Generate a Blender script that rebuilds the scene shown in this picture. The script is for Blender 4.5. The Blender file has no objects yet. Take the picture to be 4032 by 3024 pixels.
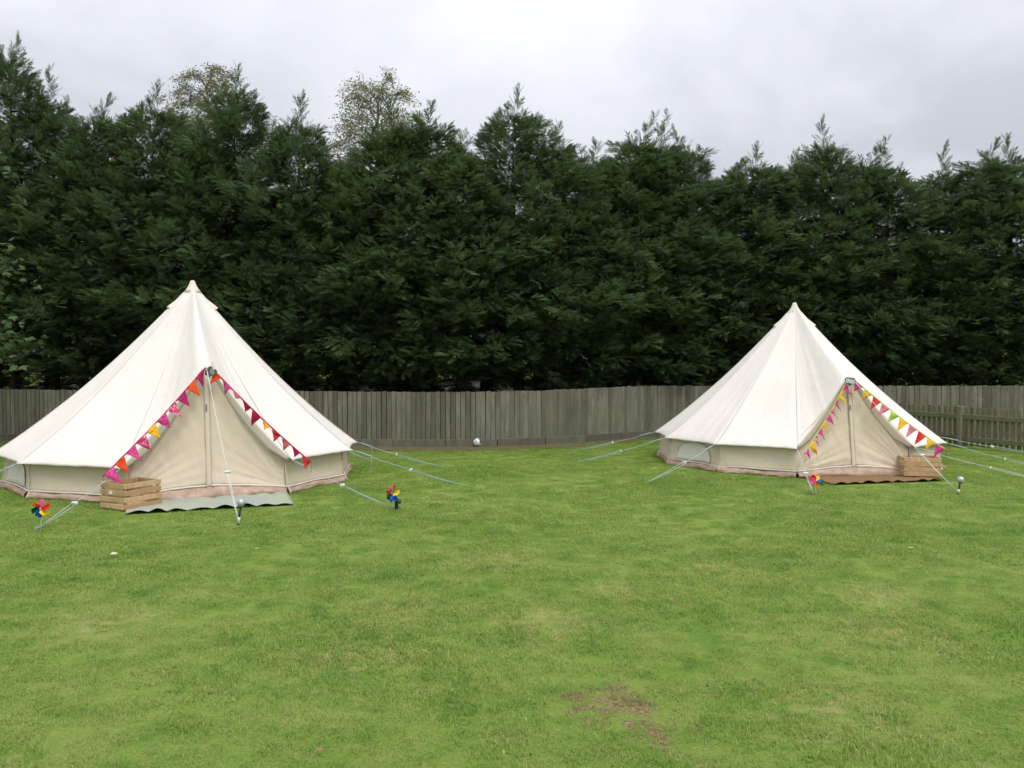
import bpy, bmesh, math, random
import numpy as np
from mathutils import Vector, Matrix, noise

# ------------------------------------------------------------------ camera, sky, sun, exposure
scene = bpy.context.scene
COL = scene.collection
R = math.radians
F, HORIZON, CAMZ = 3318.0, 1427.0, 1.5           # focal length and horizon in photo pixels, eye height
PITCH = math.atan((1512 - HORIZON) / F)
cam = bpy.data.cameras.new("camera")
cam.sensor_width = 36
cam.lens = 36 * F / 4032
cam.clip_start = 0.05
cam.clip_end = 2000
camo = bpy.data.objects.new("camera", cam)
COL.objects.link(camo)
camo.location = (0, 0, CAMZ)
camo.rotation_euler = (R(90) - PITCH, 0, 0)
scene.camera = camo

SUN_EL, SUN_AZ = 58, 150          # azimuth clockwise from +Y: behind the camera, to the right
world = bpy.data.worlds.new("World")
scene.world = world
world.use_nodes = True
wn, wl = world.node_tree.nodes, world.node_tree.links
wn.clear()
def wnode(t, **k):
    n = wn.new(t)
    for a, b in k.items(): setattr(n, a, b)
    return n
w_out = wnode('ShaderNodeOutputWorld')
w_bg = wnode('ShaderNodeBackground')
w_sky = wnode('ShaderNodeTexSky', sky_type='NISHITA', sun_disc=False, sun_elevation=R(SUN_EL), sun_rotation=R(SUN_AZ))
w_tc = wnode('ShaderNodeTexCoord')
w_sep = wnode('ShaderNodeSeparateXYZ')
wl.new(w_tc.outputs['Generated'], w_sep.inputs[0])
def wmath(op, a, b=None):
    n = wnode('ShaderNodeMath', operation=op)
    for i, v in enumerate((a, b)):
        if v is None: continue
        if isinstance(v, (int, float)): n.inputs[i].default_value = v
        else: wl.new(v, n.inputs[i])
    return n.outputs[0]
zc = wmath('MAXIMUM', w_sep.outputs[2], 0.0)
den = wmath('ADD', zc, 0.22)
w_cmb = wnode('ShaderNodeCombineXYZ')
wl.new(wmath('DIVIDE', w_sep.outputs[0], den), w_cmb.inputs[0])
wl.new(wmath('DIVIDE', w_sep.outputs[1], den), w_cmb.inputs[1])
w_n = wnode('ShaderNodeTexNoise')
w_n.inputs['Scale'].default_value = 0.9
w_n.inputs['Detail'].default_value = 7
w_n.inputs['Roughness'].default_value = 0.55
w_n.inputs['Distortion'].default_value = 0.35
wl.new(w_cmb.outputs[0], w_n.inputs['Vector'])
w_ramp = wnode('ShaderNodeValToRGB')
w_ramp.color_ramp.elements[0].position = 0.36
w_ramp.color_ramp.elements[0].color = (0.405, 0.418, 0.463, 1)
w_ramp.color_ramp.elements[1].position = 0.64
w_ramp.color_ramp.elements[1].color = (0.615, 0.628, 0.664, 1)
wl.new(w_n.outputs['Fac'], w_ramp.inputs[0])
# overcast sky: luminance climbs towards the zenith (1 + k sin elevation)
w_grad = wmath('ADD', wmath('MULTIPLY', zc, 1.5), 0.80)
w_mul = wnode('ShaderNodeVectorMath', operation='SCALE')
wl.new(w_ramp.outputs[0], w_mul.inputs[0])
wl.new(w_grad, w_mul.inputs['Scale'])
w_skys = wnode('ShaderNodeVectorMath', operation='SCALE')
wl.new(w_sky.outputs[0], w_skys.inputs[0])
w_skys.inputs['Scale'].default_value = 0.07
w_mix = wnode('ShaderNodeMix', data_type='RGBA')
w_mix.inputs[0].default_value = 0.94
wl.new(w_skys.outputs[0], w_mix.inputs[6])
wl.new(w_mul.outputs[0], w_mix.inputs[7])
wl.new(w_mix.outputs[2], w_bg.inputs[0])
w_bg.inputs[1].default_value = 1.0
wl.new(w_bg.outputs[0], w_out.inputs[0])

sun = bpy.data.lights.new("sun", 'SUN')
sun.energy = 1.5
sun.angle = R(28)
sun.color = (1.0, 0.965, 0.92)
suno = bpy.data.objects.new("sun", sun)
COL.objects.link(suno)
_d = Vector((math.sin(R(SUN_AZ)) * math.cos(R(SUN_EL)), math.cos(R(SUN_AZ)) * math.cos(R(SUN_EL)), math.sin(R(SUN_EL))))
suno.rotation_euler = _d.to_track_quat('Z', 'Y').to_euler()
suno.location = _d * 40

scene.view_settings.view_transform = 'Standard'
scene.view_settings.look = 'None'
scene.view_settings.exposure = 0.44
scene.view_settings.gamma = 1
scene.cycles.use_adaptive_sampling = True
scene.cycles.adaptive_threshold = 0.02
scene.cycles.max_bounces = 5
scene.cycles.diffuse_bounces = 3
scene.cycles.glossy_bounces = 2
scene.cycles.transparent_max_bounces = 8

# ------------------------------------------------------------------ helpers
def ray(px, py):
    x, z = (px - 2016) / F, (1512 - py) / F
    c, s = math.cos(PITCH), math.sin(PITCH)
    return Vector((x, c + s * z, -s + c * z))
def ground(px, py, z=0.0):
    d = ray(px, py)
    return Vector((0, 0, CAMZ)) + d * ((z - CAMZ) / d.z)
def at(px, py, Y):
    d = ray(px, py)
    return Vector((0, 0, CAMZ)) + d * (Y / d.y)

def tag(o, label=None, cat=None, group=None, kind=None):
    for k, v in (('label', label), ('category', cat), ('group', group), ('kind', kind)):
        if v: o[k] = v
    return o
def empty(name, loc=(0, 0, 0), rz=0.0):
    o = bpy.data.objects.new(name, None)
    o.empty_display_size = 0.1
    o.location = loc
    o.rotation_euler = (0, 0, rz)
    COL.objects.link(o)
    return o
def link(name, me, parent=None, world_coords=True):
    o = bpy.data.objects.new(name, me)
    COL.objects.link(o)
    if parent is not None:
        o.parent = parent
        if world_coords and parent.type == 'EMPTY':
            m = Matrix.LocRotScale(parent.location, parent.rotation_euler, parent.scale)
            o.matrix_parent_inverse = m.inverted()
    return o
def mesh_from(verts, faces, mat, smooth=False, name='mesh'):
    me = bpy.data.meshes.new(name)
    me.from_pydata([tuple(v) for v in verts], [], faces)
    if mat: me.materials.append(mat)
    if smooth: me.polygons.foreach_set('use_smooth', [True] * len(me.polygons))
    me.update()
    return me

class MB:
    """collects shapes into one mesh"""
    def __init__(s): s.v, s.f = [], []
    def add(s, verts, faces):
        n = len(s.v)
        s.v += [Vector(v) for v in verts]
        s.f += [tuple(i + n for i in f) for f in faces]
    def box(s, c, size, m=None, taper=1.0, bev=0.0):
        x, y, z = [a / 2 for a in size]
        if bev > 0:
            pts = []
            for sz in (-1, 1):
                for (a, b) in ((-1, -1), (1, -1), (1, 1), (-1, 1)):
                    pass
            vs = []
            prof = [(x - bev, y, ), (x, y - bev)]
            ring = [(x, -y + bev), (x, y - bev), (x - bev, y), (-x + bev, y), (-x, y - bev), (-x, -y + bev), (-x + bev, -y), (x - bev, -y)]
            inn = [(math.copysign(max(abs(a) - bev, 0), a), math.copysign(max(abs(b) - bev, 0), b)) for a, b in ring]
            lv = [(inn, -z), (ring, -z + bev), (ring, z - bev), (inn, z)]
            for r_, zz in lv: vs += [Vector((a, b, zz)) for a, b in r_]
            fs = [tuple(reversed(range(8))), tuple(range(24, 32))]
            for k in range(3):
                for i in range(8):
                    j = (i + 1) % 8
                    fs.append((k * 8 + i, k * 8 + j, k * 8 + 8 + j, k * 8 + 8 + i))
        else:
            vs = [Vector((sx * x * (taper if sz > 0 else 1), sy * y * (taper if sz > 0 else 1), sz * z)) for sz in (-1, 1) for sx, sy in ((-1, -1), (1, -1), (1, 1), (-1, 1))]
            fs = [(3, 2, 1, 0), (4, 5, 6, 7), (0, 1, 5, 4), (1, 2, 6, 5), (2, 3, 7, 6), (3, 0, 4, 7)]
        vs = [(m @ v if m is not None else v) + Vector(c) for v in vs]
        s.add(vs, fs)
        return s
    def tube(s, pts, rad, n=6, cap=True):
        pts = [Vector(p) for p in pts]
        rr = rad if hasattr(rad, '__len__') else [rad] * len(pts)
        vs, fs = [], []
        up = None
        for i, p in enumerate(pts):
            t = (pts[min(i + 1, len(pts) - 1)] - pts[max(i - 1, 0)])
            if t.length < 1e-9: t = Vector((0, 0, 1))
            t.normalize()
            if up is None: up = Vector((0, 0, 1)) if abs(t.z) < .9 else Vector((1, 0, 0))
            a = t.cross(up)
            if a.length < 1e-6: a = t.cross(Vector((0, 1, 0)))
            a.normalize()
            b = t.cross(a)
            up = -b if False else up
            for k in range(n):
                an = 2 * math.pi * k / n
                vs.append(p + (a * math.cos(an) + b * math.sin(an)) * rr[i])
        for i in range(len(pts) - 1):
            for k in range(n):
                j = (k + 1) % n
                fs.append((i * n + k, i * n + j, i * n + n + j, i * n + n + k))
        if cap:
            fs.append(tuple(reversed(range(n))))
            fs.append(tuple(range((len(pts) - 1) * n, len(pts) * n)))
        s.add(vs, fs)
        return s
    def lathe(s, prof, c=(0, 0, 0), n=16, m=None):
        vs, fs = [], []
        for r_, z in prof:
            for k in range(n):
                a = 2 * math.pi * k / n
                vs.append(Vector((r_ * math.cos(a), r_ * math.sin(a), z)))
        for i in range(len(prof) - 1):
            for k in range(n):
                j = (k + 1) % n
                fs.append((i * n + k, i * n + j, i * n + n + j, i * n + n + k))
        fs.append(tuple(reversed(range(n))))
        fs.append(tuple(range((len(prof) - 1) * n, len(prof) * n)))
        s.add([(m @ v if m is not None else v) + Vector(c) for v in vs], fs)
        return s
    def grid(s, fn, nu, nv):
        vs = [fn(i / nu, j / nv) for j in range(nv + 1) for i in range(nu + 1)]
        fs = [(j * (nu + 1) + i, j * (nu + 1) + i + 1, (j + 1) * (nu + 1) + i + 1, (j + 1) * (nu + 1) + i) for j in range(nv) for i in range(nu)]
        s.add(vs, fs)
        return s
    def mesh(s, mat, smooth=False): return mesh_from(s.v, s.f, mat, smooth)
    def build(s, name, mat, parent=None, smooth=False, wc=True):
        return link(name, s.mesh(mat, smooth), parent, wc)
def solid(o, th, offset=0):
    m = o.modifiers.new('thickness', 'SOLIDIFY')
    m.thickness = th
    m.offset = offset
    return o

# ------------------------------------------------------------------ materials
class NT:
    def __init__(s, name):
        s.m = bpy.data.materials.new(name)
        s.m.use_nodes = True
        s.n, s.l = s.m.node_tree.nodes, s.m.node_tree.links
        s.b = s.n['Principled BSDF']
        s.out = s.n['Material Output']
    def node(s, t, ins=None, **k):
        n = s.n.new(t)
        for a, b in k.items(): setattr(n, a, b)
        for a, b in (ins or {}).items(): s.put(n.inputs[a], b)
        return n
    def put(s, sock, v):
        if isinstance(v, bpy.types.NodeSocket): s.l.new(v, sock)
        elif isinstance(v, bpy.types.Node): s.l.new(v.outputs[0], sock)
        else: sock.default_value = v
    def math(s, op, a, b=0.0, c=0.0, clamp=False):
        n = s.node('ShaderNodeMath', operation=op, use_clamp=clamp)
        for i, v in enumerate((a, b, c)): s.put(n.inputs[i], v)
        return n.outputs[0]
    def mix(s, f, a, b, mode='MIX'):
        n = s.node('ShaderNodeMix', data_type='RGBA', blend_type=mode)
        s.put(n.inputs[0], f)
        s.put(n.inputs[6], a if not isinstance(a, tuple) else (*a, 1))
        s.put(n.inputs[7], b if not isinstance(b, tuple) else (*b, 1))
        return n.outputs[2]
    def noise(s, vec, scale, detail=3, rough=.55, dist=0.0, out='Fac'):
        n = s.node('ShaderNodeTexNoise', {'Scale': scale, 'Detail': detail, 'Roughness': rough, 'Distortion': dist})
        if vec is not None: s.put(n.inputs['Vector'], vec)
        return n.outputs[out]
    def ramp(s, f, *els):
        n = s.node('ShaderNodeValToRGB')
        e = n.color_ramp.elements
        while len(e) < len(els): e.new(.5)
        for i, (p, c) in enumerate(els):
            e[i].position = p
            e[i].color = (*c, 1) if isinstance(c, tuple) else (c, c, c, 1)
        s.put(n.inputs[0], f)
        return n.outputs[0]
    def mapping(s, vec, scale=(1, 1, 1)):
        n = s.node('ShaderNodeMapping')
        s.put(n.inputs['Vector'], vec)
        n.inputs['Scale'].default_value = scale
        return n.outputs[0]
    def pos(s): return s.node('ShaderNodeNewGeometry').outputs['Position']
    def obj(s): return s.node('ShaderNodeTexCoord').outputs['Object']
    def rnd(s): return s.node('ShaderNodeObjectInfo').outputs['Random']
    def set(s, col, rough=.8, spec=.3, **k):
        s.put(s.b.inputs['Base Color'], (*col, 1) if isinstance(col, tuple) else col)
        s.put(s.b.inputs['Roughness'], rough)
        s.b.inputs['Specular IOR Level'].default_value = spec
        for a, b in k.items(): s.put(s.b.inputs[a.replace('_', ' ')], b)
        return s.m
    def bump(s, h, strength=.3, dist=.01):
        n = s.node('ShaderNodeBump', {'Strength': strength, 'Distance': dist})
        s.put(n.inputs['Height'], h)
        s.l.new(n.outputs[0], s.b.inputs['Normal'])
    def translucent(s, col, fac):
        t = s.node('ShaderNodeBsdfTranslucent')
        s.put(t.inputs[0], (*col, 1) if isinstance(col, tuple) else col)
        mx = s.node('ShaderNodeMixShader')
        mx.inputs[0].default_value = fac
        s.l.new(s.b.outputs[0], mx.inputs[1])
        s.l.new(t.outputs[0], mx.inputs[2])
        s.l.new(mx.outputs[0], s.out.inputs[0])

def plain(name, col, rough=.6, spec=.4, var=.12, scale=40, **k):
    t = NT(name)
    f = t.noise(t.obj(), scale, 3)
    c = t.mix(t.ramp(f, (.3, 0.0), (.7, 1.0)), tuple(max(0, x * (1 - var)) for x in col), tuple(x * (1 + var) for x in col))
    return t.set(c, rough, spec, **k)

def mat_canvas(name, col, dirt=.0):
    t = NT(name)
    p = t.pos()
    big = t.noise(p, 1.4, 4)
    c = t.mix(t.ramp(big, (.35, 0.), (.75, 1.)), tuple(x * .95 for x in col), tuple(min(1, x * 1.03) for x in col))
    sep = t.node('ShaderNodeSeparateXYZ', {0: p})
    # mud splash just above the ground, ragged
    low = t.math('SUBTRACT', .30, sep.outputs[2], clamp=True)
    sp = t.math('MULTIPLY', t.math('MULTIPLY', low, 2.2), t.ramp(t.noise(p, 26, 5, .7), (.42, 0.), (.7, 1.)), clamp=True)
    c = t.mix(t.math('MULTIPLY', sp, dirt), c, (.30, .24, .16))
    fl = t.noise(p, 5.5, 6, .7)
    c = t.mix(t.math('MULTIPLY', t.ramp(fl, (.60, 0.), (.8, 1.)), .06), c, (.45, .40, .33))
    m = t.set(c, .92, .12)
    w = t.noise(p, 320, 2)
    cr = t.noise(t.mapping(p, (3, 3, 1.1)), 3.0, 4, .6, .6)
    hsum = t.math('ADD', t.math('MULTIPLY', w, .05), cr)
    t.bump(hsum, .42, .022)
    t.translucent(tuple(col), .16)
    return m
M = {}
M['canvas'] = mat_canvas('canvas', (.82, .775, .715), .35)  # roof cloth, coloured paler to stand for the strong light on it
M['canvas_door'] = mat_canvas('canvas_door', (.735, .640, .495), .38)  # same cloth on walls and door, coloured darker and warmer as shade
M['canvas_hem'] = mat_canvas('canvas_hem', (.79, .73, .635))
M['window_net'] = mat_canvas('window_net', (.80, .755, .675))
M['groundsheet'] = plain('groundsheet_fabric', (.40, .285, .215), .75, .3, .22, 14)
M['seam'] = plain('seam_thread', (.50, .44, .35), .9, .1)
M['rope'] = plain('rope_nylon', (.36, .48, .53), .6, .3, .2, 90)
M['rope_pale'] = plain('rope_pale', (.60, .66, .68), .6, .3, .15, 90)
M['slider'] = plain('slider_plastic', (.80, .84, .86), .35, .5)
M['peg'] = plain('peg_steel', (.42, .43, .43), .4, .5, Metallic=.7)
M['string'] = plain('bunting_string', (.16, .14, .13), .9, .1)

def mat_wood(name, a, b, dark, scale=1.0, green=None, rough=.85):
    t = NT(name)
    o = t.obj()
    rnd = t.rnd()
    off = t.node('ShaderNodeVectorMath', {0: o}, operation='ADD')
    cmb = t.node('ShaderNodeCombineXYZ')
    t.put(cmb.inputs[0], t.math('MULTIPLY', rnd, 31.0)); t.put(cmb.inputs[2], t.math('MULTIPLY', rnd, 17.0))
    t.l.new(cmb.outputs[0], off.inputs[1])
    v = off.outputs[0]
    grain = t.noise(t.mapping(v, (60 * scale, 60 * scale, 3.0 * scale)), 1.0, 4, .6, .4)
    big = t.noise(t.mapping(v, (5, 5, 1.6)), 1.0, 4, .6)
    c = t.mix(t.ramp(grain, (.3, 0.), (.7, 1.)), a, b)
    c = t.mix(t.math('MULTIPLY', t.ramp(big, (.42, 0.), (.72, 1.)), .75), c, dark)
    knot = t.node('ShaderNodeTexVoronoi', {'Vector': t.mapping(v, (9, 9, 3.2)), 'Scale': 1.0})
    c = t.mix(t.math('MULTIPLY', t.ramp(knot.outputs[0], (.05, 1.), (.12, 0.)), .8), c, tuple(x * .35 for x in dark))
    c = t.mix(t.math('MULTIPLY', t.math('SUBTRACT', rnd, .35, clamp=True), 1.2), c, dark)
    if green:
        gz = t.noise(t.pos(), 2.2, 4)
        c = t.mix(t.math('MULTIPLY', t.ramp(gz, (.38, 0.), (.7, 1.)), .6), c, green)
    m = t.set(c, rough, .2)
    t.bump(grain, .35, .004)
    return m
M['fence'] = mat_wood('weathered_board', (.165, .156, .120), (.260, .247, .196), (.082, .073, .054), 1, (.125, .138, .085))
M['fence_rail'] = mat_wood('weathered_gravel_board', (.125, .120, .090), (.180, .172, .132), (.080, .074, .054))
M['picket'] = mat_wood('mossy_picket', (.165, .155, .105), (.245, .230, .160), (.09, .083, .052), 1, (.135, .150, .068))
M['crate'] = mat_wood('crate_pine', (.48, .325, .165), (.62, .45, .26), (.36, .225, .11), .9, None, .7)

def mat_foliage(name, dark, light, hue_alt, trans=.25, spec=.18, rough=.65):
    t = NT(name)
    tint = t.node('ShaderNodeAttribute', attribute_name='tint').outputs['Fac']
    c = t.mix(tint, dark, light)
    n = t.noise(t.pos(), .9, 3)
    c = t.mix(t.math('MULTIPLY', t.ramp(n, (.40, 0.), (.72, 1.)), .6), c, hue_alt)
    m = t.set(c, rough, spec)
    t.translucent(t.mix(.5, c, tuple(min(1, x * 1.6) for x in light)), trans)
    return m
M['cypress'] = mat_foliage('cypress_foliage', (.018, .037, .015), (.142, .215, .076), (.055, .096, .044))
M['maple'] = mat_foliage('maple_leaves', (.030, .064, .024), (.115, .180, .058), (.06, .10, .045), .25)
M['birch'] = mat_foliage('birch_leaves', (.09, .105, .04), (.24, .24, .11), (.20, .14, .06), .35)
M['ivy'] = mat_foliage('shrub_leaves', (.05, .09, .03), (.17, .24, .08), (.10, .13, .05), .25)
def mat_bark(name, a, b):
    t = NT(name)
    v = t.mapping(t.obj(), (14, 14, 2.5))
    n = t.noise(v, 1.0, 5, .65, .5)
    m = t.set(t.mix(t.ramp(n, (.3, 0.), (.7, 1.)), a, b), .95, .1)
    t.bump(n, .6, .02)
    return m
M['bark'] = mat_bark('cypress_bark', (.034, .025, .018), (.085, .064, .047))
M['bark_pale'] = mat_bark('birch_bark', (.22, .19, .16), (.42, .38, .33))

# lawn colour shared by the soil sheet and the blades: depends on where on the lawn it is
PALE = [ground(2180, 2440), ground(2840, 2240), ground(3560, 2500), ground(2440, 2330), ground(3480, 2345), ground(430, 2440), ground(1440, 2580), ground(1550, 2405), ground(3330, 2790), ground(1950, 2205)]
PRAD = [.46, .40, .40, .34, .44, .46, .38, .36, .40, .5]
BARE = [ground(2430, 2765), ground(2610, 2885), ground(2300, 2775)]
BRAD = [.22, .15, .13]
def lawn_colour(t, blade):
    p = t.pos()
    flat = t.node('ShaderNodeVectorMath', {0: p, 1: (1, 1, 0)}, operation='MULTIPLY').outputs[0]
    n1 = t.noise(flat, .75, 2, .6)
    n2 = t.noise(flat, 3.2, 3, .65)
    n3 = t.noise(flat, 14, 1, .6)
    c = t.mix(t.ramp(n1, (.34, 0.), (.68, 1.)), (.192, .322, .052), (.262, .376, .080))
    c = t.mix(t.math('MULTIPLY', t.ramp(n2, (.42, 0.), (.70, 1.)), .52), c, (.365, .410, .120))
    c = t.mix(t.math('MULTIPLY', t.ramp(n2, (.27, 1.), (.44, 0.)), .75), c, (.125, .245, .040))
    c = t.mix(t.math('MULTIPLY', t.ramp(n3, (.56, 0.), (.78, 1.)), .45), c, (.42, .41, .17))
    warp = t.node('ShaderNodeVectorMath', {0: t.noise(flat, 7, 2, .7, out='Color'), 1: (.5, .5, .5)}, operation='SUBTRACT').outputs[0]
    ws = t.node('ShaderNodeVectorMath', {0: warp}, operation='SCALE'); ws.inputs['Scale'].default_value = .62
    wp = t.node('ShaderNodeVectorMath', {0: flat, 1: ws.outputs[0]}, operation='ADD').outputs[0]
    def spots(cs, rs):
        acc = None
        for q, r_ in zip(cs, rs):
            dn = t.node('ShaderNodeVectorMath', {0: wp, 1: (q.x, q.y, 0)}, operation='DISTANCE').outputs['Value']
            f = t.math('SUBTRACT', 1.0, t.math('DIVIDE', dn, r_), clamp=True)
            acc = f if acc is None else t.math('MAXIMUM', acc, f)
        return acc
    c = t.mix(t.math('MULTIPLY', t.math('MULTIPLY', spots(PALE, PRAD), t.ramp(n3, (.40, .15), (.62, 1.))), .62, clamp=True), c, (.53, .46, .20))
    c = t.mix(t.math('MULTIPLY', t.math('MULTIPLY', spots(BARE, BRAD), t.ramp(n3, (.28, .3), (.60, 1.))), 2.4, clamp=True), c, t.ramp(t.noise(flat, 45, 2, .7), (.34, (.18, .150, .066)), (.66, (.42, .36, .165))))
    if blade:
        tint = t.node('ShaderNodeAttribute', attribute_name='tint').outputs['Fac']
        c = t.mix(1.0, c, t.ramp(tint, (0., (.55, .62, .5)), (.5, (1., 1., 1.)), (.9, (1.3, 1.24, 1.2)), (1., (1.6, 1.45, 1.5))), 'MULTIPLY')
    else:
        c = t.mix(1.0, c, t.ramp(t.noise(flat, 60, 4, .7), (.3, (.60, .62, .56)), (.7, (1., .97, .95))), 'MULTIPLY')
    return c
def mat_lawn():
    t = NT('lawn_turf')
    c = lawn_colour(t, False)
    m = t.set(c, .95, .1)
    t.bump(t.noise(t.pos(), 90, 4, .7), .8, .03)
    return m
def mat_blade():
    t = NT('grass_blade')
    c = lawn_colour(t, True)
    m = t.set(c, .55, .3)
    t.translucent(c, .42)
    return m
M['lawn'] = mat_lawn()
M['blade'] = mat_blade()
def mat_soil():
    t = NT('bare_soil')
    n = t.noise(t.pos(), 9, 6, .7)
    c = t.ramp(n, (.28, (.065, .048, .030)), (.46, (.13, .100, .058)), (.58, (.12, .140, .045)), (.8, (.20, .175, .09)))
    m = t.set(c, .95, .1)
    t.bump(n, .8, .04)
    return m
M['soil'] = mat_soil()

# ------------------------------------------------------------------ the fence line (used by several things)
FENCE = [(-13, 16.6), (-9.5, 16.0), (-6.5, 15.5), (-3.7, 15.05), (-1.4, 14.85), (-.3, 14.95), (.7, 15.35), (1.6, 15.95), (2.5, 16.65), (3.3, 17.0), (5.0, 17.1), (7.5, 16.95), (10.0, 16.8), (13.5, 16.6)]
def resample(path, step):
    pts = [Vector((a, b, 0)) for a, b in path]
    # Catmull-Rom
    dense = []
    for i in range(len(pts) - 1):
        p0, p1, p2, p3 = pts[max(i - 1, 0)], pts[i], pts[i + 1], pts[min(i + 2, len(pts) - 1)]
        for k in range(40):
            t = k / 40
            dense.append(.5 * ((2 * p1) + (p2 - p0) * t + (2 * p0 - 5 * p1 + 4 * p2 - p3) * t * t + (3 * p1 - p0 - 3 * p2 + p3) * t ** 3))
    dense.append(pts[-1])
    out, acc = [dense[0]], 0.0
    for a, b in zip(dense, dense[1:]):
        seg = (b - a).length
        while acc + seg >= step:
            a = a + (b - a) * ((step - acc) / seg)
            seg = (b - a).length
            acc = 0.0
            out.append(a.copy())
        acc += seg
    return out
FPTS = resample(FENCE, .25)
_fx = np.array([p.x for p in FPTS]); _fy = np.array([p.y for p in FPTS])
def fence_y(x): return float(np.interp(x, _fx, _fy))

# tents: centre, eave and wall radius, eave height, peak height, door angles, apex radius and height, eave corners
TL = dict(c=(-4.13, 10.924), Re=2.085, Rw=2.012, he=.417, H=2.53, door=(1, 50), ar=1.64, ah=1.50, cor=[50, 82.5, 112.5, 142, 172, 202, 232, 261, 291, 323, 361], sag=.062)
TR = dict(c=(4.32, 12.908), Re=2.075, Rw=2.043, he=.41, H=2.385, door=(-17.2, 27.5), ar=1.76, ah=1.36, cor=[27.5, 54, 84, 113, 142, 171, 200, 226, 252.8, 282.8, 312.8, 342.8], sag=.055)
MATS = [(Vector((-3.19, 8.92, 0)), 1.60, .80, math.atan2(.54, 1.5)), (Vector((4.62, 10.80, 0)), 1.58, .72, math.atan2(.36, 1.49))]

# ------------------------------------------------------------------ ground
def ground_z(x, y):
    return 0.0
bm = MB()
xs = [-150, -60, -30] + [i * .75 for i in range(-22, 23)] + [30, 60, 150]
ys = [-100, -40, -10, 0] + [i * .75 for i in range(2, 30)] + [30, 60, 150]
vs = [Vector((x, y, (.006 * noise.noise((x * .6, y * .6, 0)) if 1 < y < 19 and abs(x) < 16 else 0) - .004)) for y in ys for x in xs]
nx = len(xs)
bm.add(vs, [(j * nx + i, j * nx + i + 1, (j + 1) * nx + i + 1, (j + 1) * nx + i) for j in range(len(ys) - 1) for i in range(nx - 1)])
lawn = bm.build('lawn', M['lawn'], smooth=True)
tag(lawn, 'mown green lawn with pale and bare patches', None, None, 'structure')

sb = MB()
rs = random.Random(5)
sv, sf = [], []
SOILW = []
for i, p in enumerate(FPTS):
    w = .34 + .22 * noise.noise((p.x * .9, 3.1, 0)) + .10 * noise.noise((p.x * 4, 7.7, 0)) + (.30 if -4 < p.x < 2.2 else .12)
    w = max(.12, w)
    SOILW.append(w)
    sv += [Vector((p.x, p.y + .6, .012)), Vector((p.x, p.y - w * .5, .012 + .012 * rs.random())), Vector((p.x + rs.uniform(-.08, .08), p.y - w, .004))]
    if i: sf += [(3 * i - 3, 3 * i - 2, 3 * i + 1, 3 * i), (3 * i - 2, 3 * i - 1, 3 * i + 2, 3 * i + 1)]
sb.add(sv, sf)
tag(sb.build('soil_strip', M['soil'], smooth=True), 'dark bare soil along the foot of the fence', None, None, 'structure')
# littered floor behind the fence, its shade painted in as near-black colour
vb, fb = [], []
for i, p in enumerate(FPTS):
    vb += [Vector((p.x, p.y + .08, .02)), Vector((p.x * 3.2, p.y + 60, .02))]
    if i: fb.append((2 * i - 2, 2 * i, 2 * i + 1, 2 * i - 1))
q = MB(); q.add(vb, fb)
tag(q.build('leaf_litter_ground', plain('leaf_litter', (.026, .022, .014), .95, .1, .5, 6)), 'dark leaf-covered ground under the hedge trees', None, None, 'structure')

# grass: small tufts of real blades set out over the lawn
rng = np.random.default_rng(11)
def blades_mesh(name, n, half, hmean, wide=.0030, broad=0):
    px_ = rng.uniform(-half, half, n); py_ = rng.uniform(-half, half, n)
    h = hmean * rng.uniform(.45, 1.25, n); w = wide * rng.uniform(.7, 1.4, n)
    if broad:
        h[:broad] = .018; w[:broad] = .012
    az = rng.uniform(0, 2 * np.pi, n); lean = rng.uniform(.2, 1.5, n)
    d = np.stack([np.cos(az), np.sin(az), np.zeros(n)], 1); s = np.stack([-np.sin(az), np.cos(az), np.zeros(n)], 1)
    base = np.stack([px_, py_, np.full(n, -.004)], 1)
    up = np.array([0, 0, 1.0])
    mid = base + up * (h * .6)[:, None] + d * (h * lean * .28)[:, None]
    tip = base + up * (h * (1 - .24 * lean))[:, None] + d * (h * lean)[:, None]
    W = w[:, None]
    V = np.stack([base - s * W / 2, base + s * W / 2, mid + s * W * .42, mid - s * W * .42, tip], 1).reshape(-1, 3)
    i0 = np.arange(n)[:, None] * 5
    quads = (i0 + np.array([[0, 1, 2, 3]])); tris = (i0 + np.array([[3, 2, 4]]))
    me = bpy.data.meshes.new(name)
    me.from_pydata(V.tolist(), [], quads.tolist() + tris.tolist())
    tint = np.repeat(np.clip(rng.beta(2.2, 2.2, n), 0, 1), 5)
    straw = np.repeat(rng.random(n) < .025, 5)
    tint = np.where(straw, 1.0, np.minimum(tint, .93))
    a = me.attributes.new('tint', 'FLOAT', 'POINT')
    a.data.foreach_set('value', tint.astype(np.float32))
    me.materials.append(M['blade'])
    me.polygons.foreach_set('use_smooth', [True] * len(me.polygons))
    return me
tuft_col = bpy.data.collections.new('grass_tufts')
for k in range(7):
    o = bpy.data.objects.new('grass_tuft', blades_mesh('grass_tuft', 420, .15, [.021, .024, .018, .021, .028, .020, .022][k], broad=(26 if k == 3 else 0)))
    tuft_col.objects.link(o)
def in_mat(x, y, m=.03):
    for c, L, W, a in MATS:
        dx, dy = x - c.x, y - c.y
        u, v = dx * math.cos(a) + dy * math.sin(a), -dx * math.sin(a) + dy * math.cos(a)
        if abs(u) < L / 2 + m and abs(v) < W / 2 + m: return True
    return False
gp, gs = [], []
rs = random.Random(3)
STEP = .2
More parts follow.
